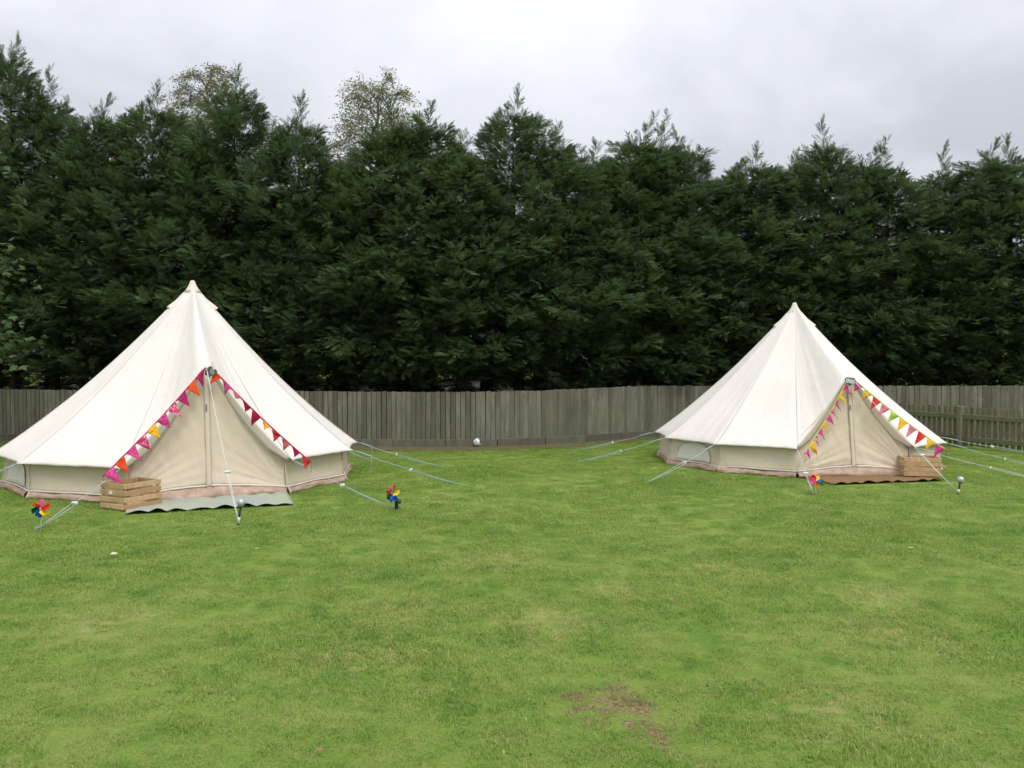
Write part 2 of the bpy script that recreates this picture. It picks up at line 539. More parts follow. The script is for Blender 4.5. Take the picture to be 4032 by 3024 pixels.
for j in range(int((17.2 - 1.6) / STEP)):
    for i in range(int(26 / STEP)):
        x, y = -13 + (i + rs.uniform(.1, .9)) * STEP, 1.6 + (j + rs.uniform(.1, .9)) * STEP
        if abs(x) > y * .66 + 1.2: continue
        fy = fence_y(x)
        if y > fy - .06: continue
        w = float(np.interp(x, _fx, np.array(SOILW)))
        if y > fy - w and rs.random() < .62: continue
        skip = False
        for T in (TL, TR):
            if (x - T['c'][0]) ** 2 + (y - T['c'][1]) ** 2 < (T['Rw'] - .02) ** 2: skip = True
        if skip or in_mat(x, y, .08): continue
        s_ = .82 + .45 * noise.noise((x * .8, y * .8, 2.0)) + .25 * noise.noise((x * 3, y * 3, 5.0))
        for q_, r_ in zip(BARE, BRAD):
            if (Vector((x, y)) - q_.to_2d()).length < r_ * .8: s_ *= .55
        gp.append((x, y, 0)); gs.append(max(.45, s_))
gme = bpy.data.meshes.new('grass')
gme.from_pydata(gp, [], [])
ga = gme.attributes.new('tuft_scale', 'FLOAT', 'POINT'); ga.data.foreach_set('value', gs)
gme.materials.append(M['blade'])
grass = link('grass', gme)
tag(grass, 'short green grass blades covering the lawn', None, None, 'stuff')
ng = bpy.data.node_groups.new('scatter_grass', 'GeometryNodeTree')
ng.interface.new_socket('Geometry', in_out='INPUT', socket_type='NodeSocketGeometry')
ng.interface.new_socket('Geometry', in_out='OUTPUT', socket_type='NodeSocketGeometry')
gi, go = ng.nodes.new('NodeGroupInput'), ng.nodes.new('NodeGroupOutput')
ci = ng.nodes.new('GeometryNodeCollectionInfo')
ci.inputs['Collection'].default_value = tuft_col
ci.inputs['Separate Children'].default_value = True
ci.inputs['Reset Children'].default_value = True
iop = ng.nodes.new('GeometryNodeInstanceOnPoints')
iop.inputs['Pick Instance'].default_value = True
rv = ng.nodes.new('FunctionNodeRandomValue'); rv.data_type = 'FLOAT_VECTOR'
rv.inputs['Min'].default_value = (0, 0, 0); rv.inputs['Max'].default_value = (0, 0, 6.283)
na = ng.nodes.new('GeometryNodeInputNamedAttribute'); na.data_type = 'FLOAT'; na.inputs['Name'].default_value = 'tuft_scale'
ng.links.new(gi.outputs[0], iop.inputs['Points'])
ng.links.new(ci.outputs[0], iop.inputs['Instance'])
ng.links.new(rv.outputs['Value'], iop.inputs['Rotation'])
ng.links.new(na.outputs['Attribute'], iop.inputs['Scale'])
ng.links.new(iop.outputs[0], go.inputs[0])
gm = grass.modifiers.new('scatter', 'NODES'); gm.node_group = ng

# ------------------------------------------------------------------ board fence
fence = tag(empty('board_fence', (FENCE[4][0], FENCE[4][1], 0)), 'low weathered grey-green board fence running along the foot of the hedge', 'fence')
BW = .088
fb_pts = resample(FENCE, BW)
rs = random.Random(8)
bmesh_vars = []
for k in range(7):
    b = MB()
    w, h, t = .0800, .86 + rs.uniform(-.008, .006), .016
    tl = rs.uniform(-.006, .006)
    # feather-edged board: thin one side, thick the other; slightly uneven top
    vs = [(-w/2, -.004, 0), (w/2, -t, 0), (w/2, 0.004, 0), (-w/2, .006, 0), (-w/2, -.004, h + tl), (w/2, -t, h - tl), (w/2, .004, h - tl), (-w/2, .006, h + tl)]
    b.add(vs, [(3, 2, 1, 0), (4, 5, 6, 7), (0, 1, 5, 4), (1, 2, 6, 5), (2, 3, 7, 6), (3, 0, 4, 7)])
    bmesh_vars.append(b.mesh(M['fence']))
def fence_top(x):  # fence panels step a little
    return .012 * noise.noise((x * .35, 0, 0))
for i, p in enumerate(fb_pts[:-1]):
    if abs(p.x) > p.y * .62 + 1.5: continue
    if i >= 300 + 40: break
    q_ = fb_pts[i + 1]
    ang = math.atan2(q_.y - p.y, q_.x - p.x)
    o = bpy.data.objects.new('board', bmesh_vars[rs.randrange(7)])
    COL.objects.link(o)
    o.parent = fence
    mid = (p + q_) / 2
    zs = 1.0 + .055 * min(1, max(0, (mid.x - .4) / 2.2))
    yaw = ang + .03 + rs.uniform(-.02, .02)
    n_ = Vector((math.sin(ang), -math.cos(ang), 0))
    o.location = mid - Vector(fence.location) + n_ * rs.uniform(-.002, .003) + Vector((0, 0, .128 + fence_top(p.x)))
    o.rotation_euler = (rs.uniform(-.006, .006), rs.uniform(-.008, .008), yaw)
    o.scale = (1, 1, zs)
# gravel boards, rails and posts in bays
BAY = .92
bay = resample(FENCE, BAY)
for i in range(len(bay) - 1):
    a, b = bay[i], bay[i + 1]
    if abs(a.x) > a.y * .62 + 2.2: continue
    d = b - a; L = d.length; ang = math.atan2(d.y, d.x)
    m = Matrix.Rotation(ang, 3, 'Z')
    n_ = Vector((math.sin(ang), -math.cos(ang), 0))
    mid = (a + b) / 2
    MB().box(mid + n_ * .030 + Vector((0, 0, .065)), (L - .006, .030, .150), m, bev=.004).build('gravel_board', M['fence_rail'], fence)
    for z in (.32, .82):
        MB().box(mid - n_ * .090 + Vector((0, 0, z)), (L - .006, .045, .075), m).build('rail', M['fence_rail'], fence)
    if i % 2 == 0: MB().box(a - n_ * .12 + Vector((0, 0, .48)), (.09, .09, .98), m, bev=.006).build('post', M['fence_rail'], fence)

# ------------------------------------------------------------------ picket fence on the right
PA, PB = Vector((7.22, 16.55, 0)), Vector((8.95, 12.75, 0))
pd = (PB - PA); PL = pd.length; pd.normalize(); pang = math.atan2(pd.y, pd.x)
pn = Vector((math.sin(pang), -math.cos(pang), 0))      # faces the lawn
if pn.dot(Vector((0, 0, 0)) - PA) < 0: pn = -pn
pm = Matrix.Rotation(pang, 3, 'Z')
picket = tag(empty('picket_fence', PA), 'short mossy picket fence running out from the board fence behind the rope lines', 'fence')
pk = [MB().box((0, 0, .34 + dz), (.068, .016, .68), None, bev=.003).mesh(M['picket']) for dz in (0, .006, -.005)]
n = int(PL / .108)
rs = random.Random(21)
for i in range(n):
    o = bpy.data.objects.new('picket', pk[i % 3]); COL.objects.link(o); o.parent = picket
    o.location = pd * (.06 + i * .108) + Vector((0, 0, .035))
    o.rotation_euler = (rs.uniform(-.012, .012), rs.uniform(-.015, .015), pang + rs.uniform(-.04, .04))
posts = [.05, 1.82, 3.62]
for k in range(3):
    a = PA + pd * posts[k] + pn * .055
    MB().box(a + Vector((0, 0, .365)), (.095, .095, .73), pm, bev=.008).build('post', M['picket'], picket)
    if k < 2:
        L = posts[k + 1] - posts[k] - .10
        for z in (.155, .545):
            MB().box(PA + pd * ((posts[k] + posts[k + 1]) / 2) + pn * .034 + Vector((0, 0, z)), (L, .045, .085), pm, bev=.005).build('rail', M['picket'], picket)
L = PL - posts[2] - .06
for z in (.155, .545):
    MB().box(PA + pd * (posts[2] + .05 + L / 2) + pn * .034 + Vector((0, 0, z)), (L, .045, .085), pm, bev=.005).build('rail', M['picket'], picket)

# ------------------------------------------------------------------ conifers
def unit(v): return v / np.maximum(np.linalg.norm(v, axis=-1, keepdims=True), 1e-9)
def sprays(P, D, S, L, tint, name, width=.0165, K=5):
    """flat feathery sprays: base points P, axis D, side S, length L -> one mesh of narrow blades"""
    N = len(P)
    Nn = unit(np.cross(D, S)); S = unit(np.cross(Nn, D))
    g = np.random.default_rng(N)
    quads = []
    ks = np.arange(2 * K + 1)
    s = np.where(ks < 2 * K, .10 + .82 * (ks // 2 + .5 * (ks % 2)) / K, .80)      # position along the axis
    side = np.where(ks == 2 * K, 0, np.where(ks % 2 == 0, 1, -1))
    ll = np.where(ks == 2 * K, .34, .52 * (1 - .62 * s) * (.55 + .45 * np.minimum(1, s * 4)))
    s_ = s[None, :] * np.ones((N, 1)); Ls = L[:, None]
    droop = -.16 * (s_ ** 2) * Ls
    base = P[:, None, :] + D[:, None, :] * (s_ * Ls)[..., None] + np.array([0, 0, 1.]) * droop[..., None]
    ang = .50 + g.uniform(-.18, .18, (N, len(ks)))
    bd = D[:, None, :] * np.cos(ang)[..., None] + S[:, None, :] * (np.sin(ang) * side[None, :])[..., None] + Nn[:, None, :] * g.uniform(-.22, .22, (N, len(ks)))[..., None]
    bd[:, -1, :] = D
    bl = (ll[None, :] * Ls * g.uniform(.75, 1.2, (N, len(ks))))
    tip = base + bd * bl[..., None] + np.array([0, 0, -.12]) * (bl ** 1)[..., None]
    wd = unit(np.cross(bd, Nn[:, None, :] * np.ones((1, len(ks), 1)))) * (width * (.7 + .6 * g.random((N, len(ks)))))[..., None] * (Ls / .38).clip(.6, 1.2)[..., None]
    mid = base * .5 + tip * .5
    root = base - bd * (.02)
    V = np.stack([root, mid + wd * .5, tip, mid - wd * .5], 2).reshape(-1, 3)
    nq = N * len(ks)
    # axis blade
    a0 = P; a1 = P + D * (L * .5)[:, None] + np.array([0, 0, -.04]) * L[:, None]; a2 = P + D * L[:, None] + np.array([0, 0, -.16]) * L[:, None]
    aw = S * (width * .55)
    V2 = np.stack([a0, a1 + aw * .5, a2, a1 - aw * .5], 1).reshape(-1, 3)
    V = np.concatenate([V, V2]); nq += N
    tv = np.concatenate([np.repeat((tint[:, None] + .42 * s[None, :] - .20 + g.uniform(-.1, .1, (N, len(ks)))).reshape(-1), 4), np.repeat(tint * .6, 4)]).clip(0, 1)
    me = bpy.data.meshes.new(name)
    me.vertices.add(len(V)); me.vertices.foreach_set('co', V.astype(np.float32).ravel())
    me.loops.add(nq * 4); me.loops.foreach_set('vertex_index', np.arange(nq * 4, dtype=np.int32))
    me.polygons.add(nq)
    me.polygons.foreach_set('loop_start', np.arange(0, nq * 4, 4, dtype=np.int32))
    me.polygons.foreach_set('loop_total', np.full(nq, 4, dtype=np.int32))
    me.update(calc_edges=True)
    at_ = me.attributes.new('tint', 'FLOAT', 'POINT'); at_.data.foreach_set('value', tv.astype(np.float32))
    return me
HN = 7.5                                    # nominal height of the model tree
def crown_radius(z, z0, seed):
    top = np.clip((HN - .66 - z) / (HN * .37), 0, 1) ** .62
    bot = np.clip((z - z0 + .9) / 1.3, .35, 1)
    return 1.22 * top * bot
def make_crown(seed, z0=1.25, npl=1350, nf=8):
    g = np.random.default_rng(seed)
    P, D, S, L, T = [], [], [], [], []
    limbs = []
    nlead = 1 + seed % 3
    up = np.array([0, 0, 1.])
    for zi in np.sort(z0 + (HN - 1.0 - z0) * g.random(60)):
        az = g.uniform(0, 2 * np.pi)
        Rb = crown_radius(zi, z0, seed) * .8 + .1
        limbs.append((zi, np.array([np.cos(az), np.sin(az), 0]), Rb, Rb * .5))
    k = 0
    while k < npl:
        zi = z0 - .1 + (HN - .75 - z0) * g.random()
        R0 = float(crown_radius(zi, z0, seed))
        if g.random() > R0 / 1.2 + .36: continue
        az = g.uniform(0, 2 * np.pi); k += .87
        rad = np.array([np.cos(az), np.sin(az), 0]); lat = np.array([-np.sin(az), np.cos(az), 0])
        lump = noise.noise((math.cos(az) * 1.7 + seed, math.sin(az) * 1.7, zi * 1.5)) + .5 * noise.noise((math.cos(az) * 4 + seed, math.sin(az) * 4, zi * 3.0))
        frac = (zi - z0) / (HN - z0)
        if lump < -.18 and g.random() < .55: continue
        depth = g.random() ** 2.2
        rr = R0 * (1 + .52 * lump) * (1 - (.45 if frac < .55 else .9) * depth) + .04
        c0 = rad * rr + up * (zi + .10 * lump)
        ax = unit(rad * .85 + up * (.28 + .55 * frac + g.normal(0, .38)) + lat * g.normal(0, .55))
        PL_ = g.uniform(.17, .34) * (1 + .3 * max(0, lump)) * (1.35 if g.random() < .07 else 1)
        m = nf + int(g.integers(0, 4))
        t = np.sort(g.random(m)); t[-1] = 1.0
        o1 = unit(np.cross(ax, up + .01)); o2 = np.cross(ax, o1)
        ph = g.uniform(0, 2 * np.pi, m)
        radial = o1 * np.cos(ph)[:, None] + o2 * (.7 * np.sin(ph))[:, None]
        p = c0 + ax * (PL_ * .7 * t - PL_ * .35)[:, None] + radial * (.06 * (1 - t))[:, None]
        d = unit(ax * (1.0 + .5 * t)[:, None] + radial * (1.1 * (1 - .6 * t))[:, None] + g.normal(0, .2, (m, 3)))
        sd = unit(np.cross(d, up + rad * .5 + g.normal(0, .35, (m, 3))))
        P.append(p); D.append(d); S.append(sd); L.append(PL_ * g.uniform(.50, .80, m) * (1 - .25 * t) + .05)
        T.append(np.clip(.26 + .26 * lump + .10 * frac + g.normal(0, .10) + g.normal(0, .07, m) - .22 * depth, 0, 1))  # lumps tinted lighter as highlights, deeper sprays darker as shade
    # wispy leaders above the dense crown
    for k in range(nlead + 1):
        az = g.uniform(0, 2 * np.pi); off = 0 if k == 0 else g.uniform(.15, .55)
        base = np.array([np.cos(az) * off, np.sin(az) * off, HN - 1.35 - (0 if k == 0 else g.uniform(.1, .7))])
        hgt = (g.uniform(1.0, 1.35) if k == 0 else g.uniform(.6, 1.1))
        bend = np.array([g.normal(0, .20), g.normal(0, .20), 0])
        m = 44 if k == 0 else 32
        t = np.linspace(.02, 1, m)
        c = base + np.array([0, 0, 1.]) * (hgt * t)[:, None] + bend * (t ** 2)[:, None]
        a2 = g.uniform(0, 2 * np.pi, m)
        outd = np.stack([np.cos(a2), np.sin(a2), np.zeros(m)], 1)
        d = unit(outd * (1.0 - .55 * t)[:, None] + np.array([0, 0, 1.]) * (.55 + .7 * t)[:, None] + bend * .8)
        P.append(c); D.append(d); S.append(unit(np.cross(d, np.array([0, 0, 1.]) + g.normal(0, .4, (m, 3)))))
        L.append(.52 * (1 - .55 * t) * g.uniform(.6, 1.2, m)); T.append(np.clip(g.normal(.42, .1, m), 0, 1))
    P, D, S, L, T = np.concatenate(P), np.concatenate(D), np.concatenate(S), np.concatenate(L), np.concatenate(T)
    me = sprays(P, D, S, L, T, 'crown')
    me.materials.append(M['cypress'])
    b = MB()
    bend = [Vector((.05 * math.sin(z * .8 + seed), .05 * math.cos(z * .7 + seed * 2), z)) for z in (-.1, .15, .8, 1.6, 2.6, 4.0, 5.0, 5.7, 6.2)]
    b.tube(bend, [.165, .125, .105, .10, .085, .065, .04, .018, .006], 9)
    for zi, rad, Rb, rise in limbs[::2]:
        r3 = Vector(rad)
        b.tube([Vector((0, 0, zi)) + r3 * (Rb * t) + Vector((0, 0, rise * t ** 1.6)) for t in (0, .35, .7, 1.0)], [.022, .016, .010, .004], 4, False)
    g2 = random.Random(seed)
    for _ in range(16):                         # dead twigs below the green
        a = g2.uniform(0, 6.28); z = g2.uniform(.7, z0 + .4); L_ = g2.uniform(.3, .85)
        q0 = Vector((0, 0, z)); q1 = q0 + Vector((math.cos(a) * L_ * .6, math.sin(a) * L_ * .6, .05)); q2 = q1 + Vector((math.cos(a + .4) * L_ * .5, math.sin(a + .4) * L_ * .5, g2.uniform(-.2, .12)))
        b.tube([q0, q1, q2], [.014, .009, .003], 4, False)
    return me, b.mesh(M['bark'], True)
CROWNS = [make_crown(100 + k * 7, [1.5, 1.3, 1.6, 1.4][k % 4]) for k in range(6)]
LOWC = [make_crown(300 + k, -.2, 1100, 8) for k in range(2)]
def conifer(x, y, h, w, var, rz, label, group, low=False):
    r_ = empty('cypress_tree', (x, y, 0), rz)
    r_.scale = (w, w, h / HN)
    cm, tm = (LOWC if low else CROWNS)[var % (2 if low else 6)]
    link('trunk', tm, r_, False)
    tag(link('crown', cm, r_, False), kind='stuff')
    tag(r_, label, 'tree', group)
    return r_
ORD = ['first', 'second', 'third', 'fourth', 'fifth', 'sixth', 'seventh', 'eighth', 'ninth', 'tenth', 'eleventh', 'twelfth', 'thirteenth', 'fourteenth', 'fifteenth', 'sixteenth', 'seventeenth', 'eighteenth', 'nineteenth', 'twentieth', 'twenty-first', 'twenty-second', 'twenty-third', 'twenty-fourth', 'twenty-fifth', 'twenty-sixth', 'twenty-seventh', 'twenty-eighth']
TOPS = [(-190, 140), (40, 70), (200, 270), (370, 330), (610, 300), (790, 420), (930, 220), (1170, 372), (1330, 530), (1530, 370), (1690, 350), (1820, 500), (2030, 318), (2190, 452), (2340, 540), (2500, 440), (2590, 465), (2710, 478), (2870, 600), (2970, 548), (3130, 560), (3245, 468), (3400, 535), (3490, 560), (3700, 578), (3870, 520), (3975, 510), (4160, 540)]
rs = random.Random(77)
for i, (px, py) in enumerate(TOPS):
    Y = 16.9 + rs.uniform(-.12, .25)
    for _ in range(4): Y = fence_y((px - 2016) / F * Y) + 1.42 + (.0 if i % 2 else .35)
    p = at(px, py, Y)
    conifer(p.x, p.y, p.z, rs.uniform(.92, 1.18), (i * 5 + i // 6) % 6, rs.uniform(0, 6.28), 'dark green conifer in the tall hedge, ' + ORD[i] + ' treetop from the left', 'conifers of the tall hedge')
for i in range(20):  # added rear row, keeps light from beyond out of the hedge gaps
    x = -13.5 + i * 1.42 + rs.uniform(-.3, .3)
    y = fence_y(x) + 3.3 + rs.uniform(-.2, .4)
    h = (6.9 - .10 * (x + 13)) * rs.uniform(.93, 1.0)
    conifer(x, y, h, 1.5, i, rs.uniform(0, 6.28), 'dark conifer standing in shade behind the front row of the hedge', 'conifers of the shaded rear row', True)

# leaf helpers for broadleaved plants
def leaf_mesh(name, P, Nrm, Dr, size, tint, outline, mat):
    P, Nrm, Dr = np.asarray(P), unit(np.asarray(Nrm)), np.asarray(Dr)
    S = unit(np.cross(Nrm, Dr)); Dr = unit(np.cross(S, Nrm))
    ol = np.array(outline); k = len(ol)
    bendv = -.25 * (ol[:, 1] ** 2) - .3 * (ol[:, 0] ** 2)
    V = P[:, None, :] + size[:, None, None] * (S[:, None, :] * ol[None, :, 0:1] + Dr[:, None, :] * ol[None, :, 1:2] + Nrm[:, None, :] * bendv[None, :, None])
    N = len(P)
    me = bpy.data.meshes.new(name)
    me.vertices.add(N * k); me.vertices.foreach_set('co', V.astype(np.float32).ravel())
    me.loops.add(N * k); me.loops.foreach_set('vertex_index', np.arange(N * k, dtype=np.int32))
    me.polygons.add(N); me.polygons.foreach_set('loop_start', np.arange(0, N * k, k, dtype=np.int32)); me.polygons.foreach_set('loop_total', np.full(N, k, dtype=np.int32))
    me.update(calc_edges=True)
    a = me.attributes.new('tint', 'FLOAT', 'POINT'); a.data.foreach_set('value', np.repeat(tint, k).astype(np.float32))
    me.materials.append(mat)
    return me
MAPLE = [(0, -.05), (.18, .02), (.48, .05), (.36, .22), (.52, .48), (.30, .46), (.22, .58), (.13, .70), (0, 1.0), (-.13, .70), (-.22, .58), (-.30, .46), (-.52, .48), (-.36, .22), (-.48, .05), (-.18, .02)]
OVAL = [(0, 0), (.26, .3), (.24, .62), (0, 1.0), (-.24, .62), (-.26, .3)]
def branching(g, base, dirs, n, length, droop, rad=.03):
    """simple limbs; returns tube builder and a list of points where leaves can sit"""
    b = MB(); pts = []
    for k in range(n):
        d = Vector(dirs(k)).normalized(); p = Vector(base(k)); L_ = length(k)
        path = [p.copy()]
        for s in range(7):
            d = (d + Vector((g.uniform(-.18, .18), g.uniform(-.18, .18), g.uniform(-.10, .14) - droop * s / 7))).normalized()
            p = p + d * (L_ / 7)
            path.append(p.copy())
            if s >= 1: pts.append((p.copy(), d.copy()))
            if s >= 2:
                for _ in range(2):
                    e = (d + Vector((g.uniform(-1, 1), g.uniform(-1, 1), g.uniform(-.5, .6)))).normalized(); q0 = p.copy()
                    q1 = q0 + e * L_ * .16; q2 = q1 + (e + Vector((0, 0, -droop))).normalized() * L_ * .14
                    b.tube([q0, q1, q2], [rad * .28, rad * .2, rad * .08], 4, False)
                    pts += [(q1, e), (q2, e)]
        b.tube(path, [rad * (1 - .11 * i) for i in range(len(path))], 6, False)
    return b, pts
def leafy(name, root, g, pts, per, spread, size, outline, mat, down=.3):
    P, Nn, Dd, sz, tt = [], [], [], [], []
    for p, d in pts:
        for _ in range(per):
            P.append(p + Vector((g.gauss(0, spread), g.gauss(0, spread), g.gauss(0, spread * .8))))
            Nn.append((g.gauss(0, .45), g.gauss(-.25, .45), 1.0))
            Dd.append((d.x + g.gauss(0, .6), d.y + g.gauss(0, .6), -down + g.gauss(0, .25)))
            sz.append(size * g.uniform(.6, 1.2)); tt.append(min(1, max(0, g.gauss(.42, .22))))
    me = leaf_mesh(name, [tuple(v) for v in P], Nn, Dd, np.array(sz), np.array(tt), outline, mat)
    return tag(link(name, me, root), kind='stuff')
# broadleaved tree whose outer branches reach in at the left edge
g = random.Random(4)
mp = Vector((-9.7, 12.3, 0))
maple = tag(empty('maple_tree', mp), 'leafy broadleaved tree reaching into view at the left edge before the fence', 'tree')
def mdir(k): a = k * 2.4; return (math.cos(a) + .55, math.sin(a) * .8 - .1, .25 + .5 * g.random())
b, pts = branching(g, lambda k: mp + Vector((0, 0, .55 + 3.6 * (k / 30))), mdir, 30, lambda k: 1.55 + .45 * g.random() - .25 * (k / 30), .22, .028)
b.tube([mp + Vector((0, 0, -.1)), mp + Vector((.03, 0, 1.2)), mp + Vector((0, .05, 2.6)), mp + Vector((.05, 0, 4.4))], [.13, .11, .08, .03], 10)
b.build('trunk', M['bark'], maple, True)
leafy('crown', maple, g, pts, 9, .12, .125, MAPLE, M['maple'])
# two birches behind the hedge
for (px, py, Yb, sp, seed, lab) in ((820, 240, 21.6, .95, 5, 'thin-leaved pale birch rising behind the hedge on the left, under the open sky'), (1490, 305, 21.2, 1.1, 6, 'olive-brown birch with drooping twigs rising behind the middle of the hedge')):
    g = random.Random(seed)
    tp = at(px, py, Yb); base = Vector((tp.x, Yb, 0))
    root = tag(empty('birch_tree', base), lab, 'tree', 'birches behind the hedge')
    def bdir(k): a = k * 2.4; return (math.cos(a) * .85, math.sin(a) * .85, .85)
    hh = tp.z
    b, pts = branching(g, lambda k: base + Vector((0, 0, hh * (.55 + .40 * k / 54))), bdir, 54, lambda k: sp * (1.75 - 1.0 * k / 54), .55, .016)
    b.tube([base + Vector((0, 0, -.1)), base + Vector((.05, 0, hh * .5)), base + Vector((-.04, 0, hh * .95))], [.13, .08, .012], 8)
    b.build('trunk', M['bark_pale'], root, True)
    leafy('crown', root, g, pts, 16, .07, .058, OVAL, M['birch'], .8)
# shrubs and ivy in the gap under the hedge
for (px, py, dy, w, seed, lab) in ((1690, 1500, 2.0, .75, 1, 'ivy-green shrub glimpsed through the gap right of a dark trunk above the fence'), (1330, 1470, 2.6, .5, 2, 'small leafy shrub showing above the fence beside the tent slope'),
                                   (2170, 1480, 2.2, .5, 3, 'small shrub in the dark gap above the middle of the fence'), (3640, 1500, 1.2, .35, 4, 'pale-leaved shrub behind the fence above the right-hand bunting'), (3900, 1490, .75, .55, 5, 'green shrub leaning over the top of the fence at the right edge')):
    g = random.Random(seed + 40)
    Y = 17.0
    for _ in range(4): Y = fence_y((px - 2016) / F * Y) + dy
    p = at(px, py, Y); base = Vector((p.x, p.y, 0))
    root = tag(empty('shrub', base), lab, 'shrub')
    def sdir(k): a = k * 2.4; return (math.cos(a) * .5, math.sin(a) * .5, 1.0)
    b, pts = branching(g, lambda k: base + Vector((g.uniform(-.1, .1), g.uniform(-.1, .1), 0)), sdir, 9, lambda k: (p.z + .25) * g.uniform(.8, 1.15), .25, .012)
    b.build('stem', M['bark'], root, True)
    leafy('foliage', root, g, [q for q in pts if q[0].z > .55], 5, w * .22, .06, OVAL, M['ivy'])

# ------------------------------------------------------------------ bell tents
def pol(T, th, r_, z):
    r_ += T.get('bump', {}).get(th, 0)
    return Vector((T['c'][0] + r_ * math.sin(R(th)), T['c'][1] - r_ * math.cos(R(th)), z))
def bell_tent(T, label, win):
    cx, cy = T['c']
    root = tag(empty('bell_tent', (cx, cy, 0)), label, 'tent', 'cream bell tents on the lawn')
    P = Vector((cx, cy, T['H'])); C = T['cor']; he, H = T['he'], T['H']; sag = T['sag'] * 4 * (H - he)
    T['P'] = P
    def crease(x, a, s): return a * noise.noise((x[0] * s + cx, x[1] + cy, .3))
    tips = {}
    for c in C + [T['door'][0]]: tips[c] = pol(T, c, T['Re'] + .06, he - .03)
    T['tips'] = tips
    # roof panels
    for ci_, (a, b_) in enumerate(zip(C, C[1:])):
        A, B = pol(T, a, T['Re'], he), pol(T, b_, T['Re'], he)
        def fn(t, u, A=A, B=B, a=a, b_=b_, k=ci_):
            E = A.lerp(B, t)
            e = abs(2 * t - 1)
            if u <= .95:
                uu = u / .95
                q_ = P.lerp(E, uu)
                q_.z -= sag * uu * (1 - uu)
                inn = (P - q_).normalized()
                q_ += Vector((-(E - P).x, -(E - P).y, 0)).normalized() * (.05 * math.sin(math.pi * t) * uu ** 2 * (.55 + .45 * (1 - uu)))
                nr = Vector((E.x - P.x, E.y - P.y, .8)).normalized()
                q_ += nr * (crease((t * 9 + k * 3, uu * 1.2 + k), .012, 1) * uu + .010 * noise.noise((t * 26 + k, uu * 2.2, k)) * uu * e ** 2)
                if uu > .001: q_.z -= .006 * (1 - e) * uu
                return q_
            v = (u - .95) / .05
            rad = Vector((E.x - cx, E.y - cy, 0)).normalized()
            q_ = E + Vector((-(E - P).x, -(E - P).y, 0)).normalized() * (.05 * math.sin(math.pi * t) * .55)
            q_ += rad * ((.014 + .046 * e ** 7) * v) + Vector((0, 0, -(.030 + .010 * noise.noise((t * 7 + k, 0, 1))) * v - .006 * (1 - e)))
            return q_
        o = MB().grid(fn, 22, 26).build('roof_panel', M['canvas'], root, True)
        solid(o, .004)
        # sewn seam along the panel edge
        pts_ = [fn(0, u / 20 * .95) + Vector((0, 0, .004)) for u in range(1, 21)]
        MB().tube(pts_, .0022, 5, False).build('seam', M['canvas_hem'], root, True)
    # porch roof: from both door corners up over the ridge to the apex of the door
    dl, dr = T['door']; dm = (dl + dr) / 2
    D = pol(T, dm, T['ar'], T['ah'])
    T['D'] = D
    BL, BR = pol(T, dl, T['Re'], he), pol(T, dr, T['Re'], he)
    def edge(s):                     # s -1 .. 1 along the lower border of the porch roof
        e = abs(s); B = BL if s < 0 else BR
        q_ = D.lerp(B, e)
        q_.z -= .085 * e * (1 - e) * 2.0
        c_ = Vector((cx, cy, 0)); inn = Vector((c_.x - q_.x, c_.y - q_.y, 0)).normalized()
        q_ += inn * (.10 * e * (1 - e))
        # round the very tip
        q_.z -= .05 * max(0, 1 - e / .10) ** 2
        return q_
    T['edge'] = edge
    def porch(t, u):
        s = 2 * t - 1
        s = math.copysign(abs(s) ** 1.25, s)
        E = edge(s)
        q_ = P.lerp(E, u)
        q_.z -= sag * u * (1 - u) * (.45 + .55 * abs(s))
        c_ = Vector((E.x - cx, E.y - cy, .7)).normalized()
        q_ -= c_ * (.045 * u * math.sin(math.pi * min(1, abs(s))) * (.35 + .65 * u) + .045 * max(0, 1 - abs(s) / .22) ** 2 * u)
        q_ += c_ * (.012 * noise.noise((s * 8 + cx, u * 1.6, 4)) * u + .008 * noise.noise((s * 22, u * 2.5, cx)) * u * u)
        return q_
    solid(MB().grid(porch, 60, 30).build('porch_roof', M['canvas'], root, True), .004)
    # hanging border behind the bunting
    def border(t, v):
        s = 2 * t - 1
        q_ = edge(s)
        c_ = Vector((cx - q_.x, cy - q_.y, 0)).normalized()
        wid = .085 * (.55 + .45 * min(1, abs(s) * 3)) * (1 - .65 * max(0, abs(s) - .8) / .2)
        drop = Vector((0, 0, -1)) * wid * (.75 + .25 * abs(s)) + c_ * wid * .55
        mid_ = D.lerp((BL + BR) / 2, .6)
        tow = (Vector((mid_.x, mid_.y, q_.z)) - q_); tow.z = 0
        if tow.length > 1e-5: drop += tow.normalized() * wid * .45 * min(1, abs(s) * 2)
        return q_ + drop * v + Vector((0, 0, -.002))
    solid(MB().grid(border, 60, 4).build('porch_border', M['canvas_hem'], root, True), .004)
    # door: two halves on a slightly leaning plane, a zip band between
    WL, WR = pol(T, dl, T['Rw'], 0), pol(T, dr, T['Rw'], 0)
    mid = (WL + WR) / 2; ch = (WR - WL); half = ch.length / 2; cdir = ch.normalized()
    outw = Vector((mid.x - cx, mid.y - cy, 0)); rm = outw.length; outw.normalize()
    topc = T['ah'] - .075; lean = rm - (T['ar'] - .045)
    def dtop(s): return he + .05 + (topc - he - .05) * (1 - abs(s)) - .12 * abs(s) * (1 - abs(s))
    def dbot(s): return .082 + .062 * (1 - abs(s) ** 1.6)
    def dpt(s, z, off=0.0):
        q_ = mid + cdir * (s * half) - outw * (lean * z / topc) + outw * off
        q_.z = z
        return q_
    T['dpt'] = dpt
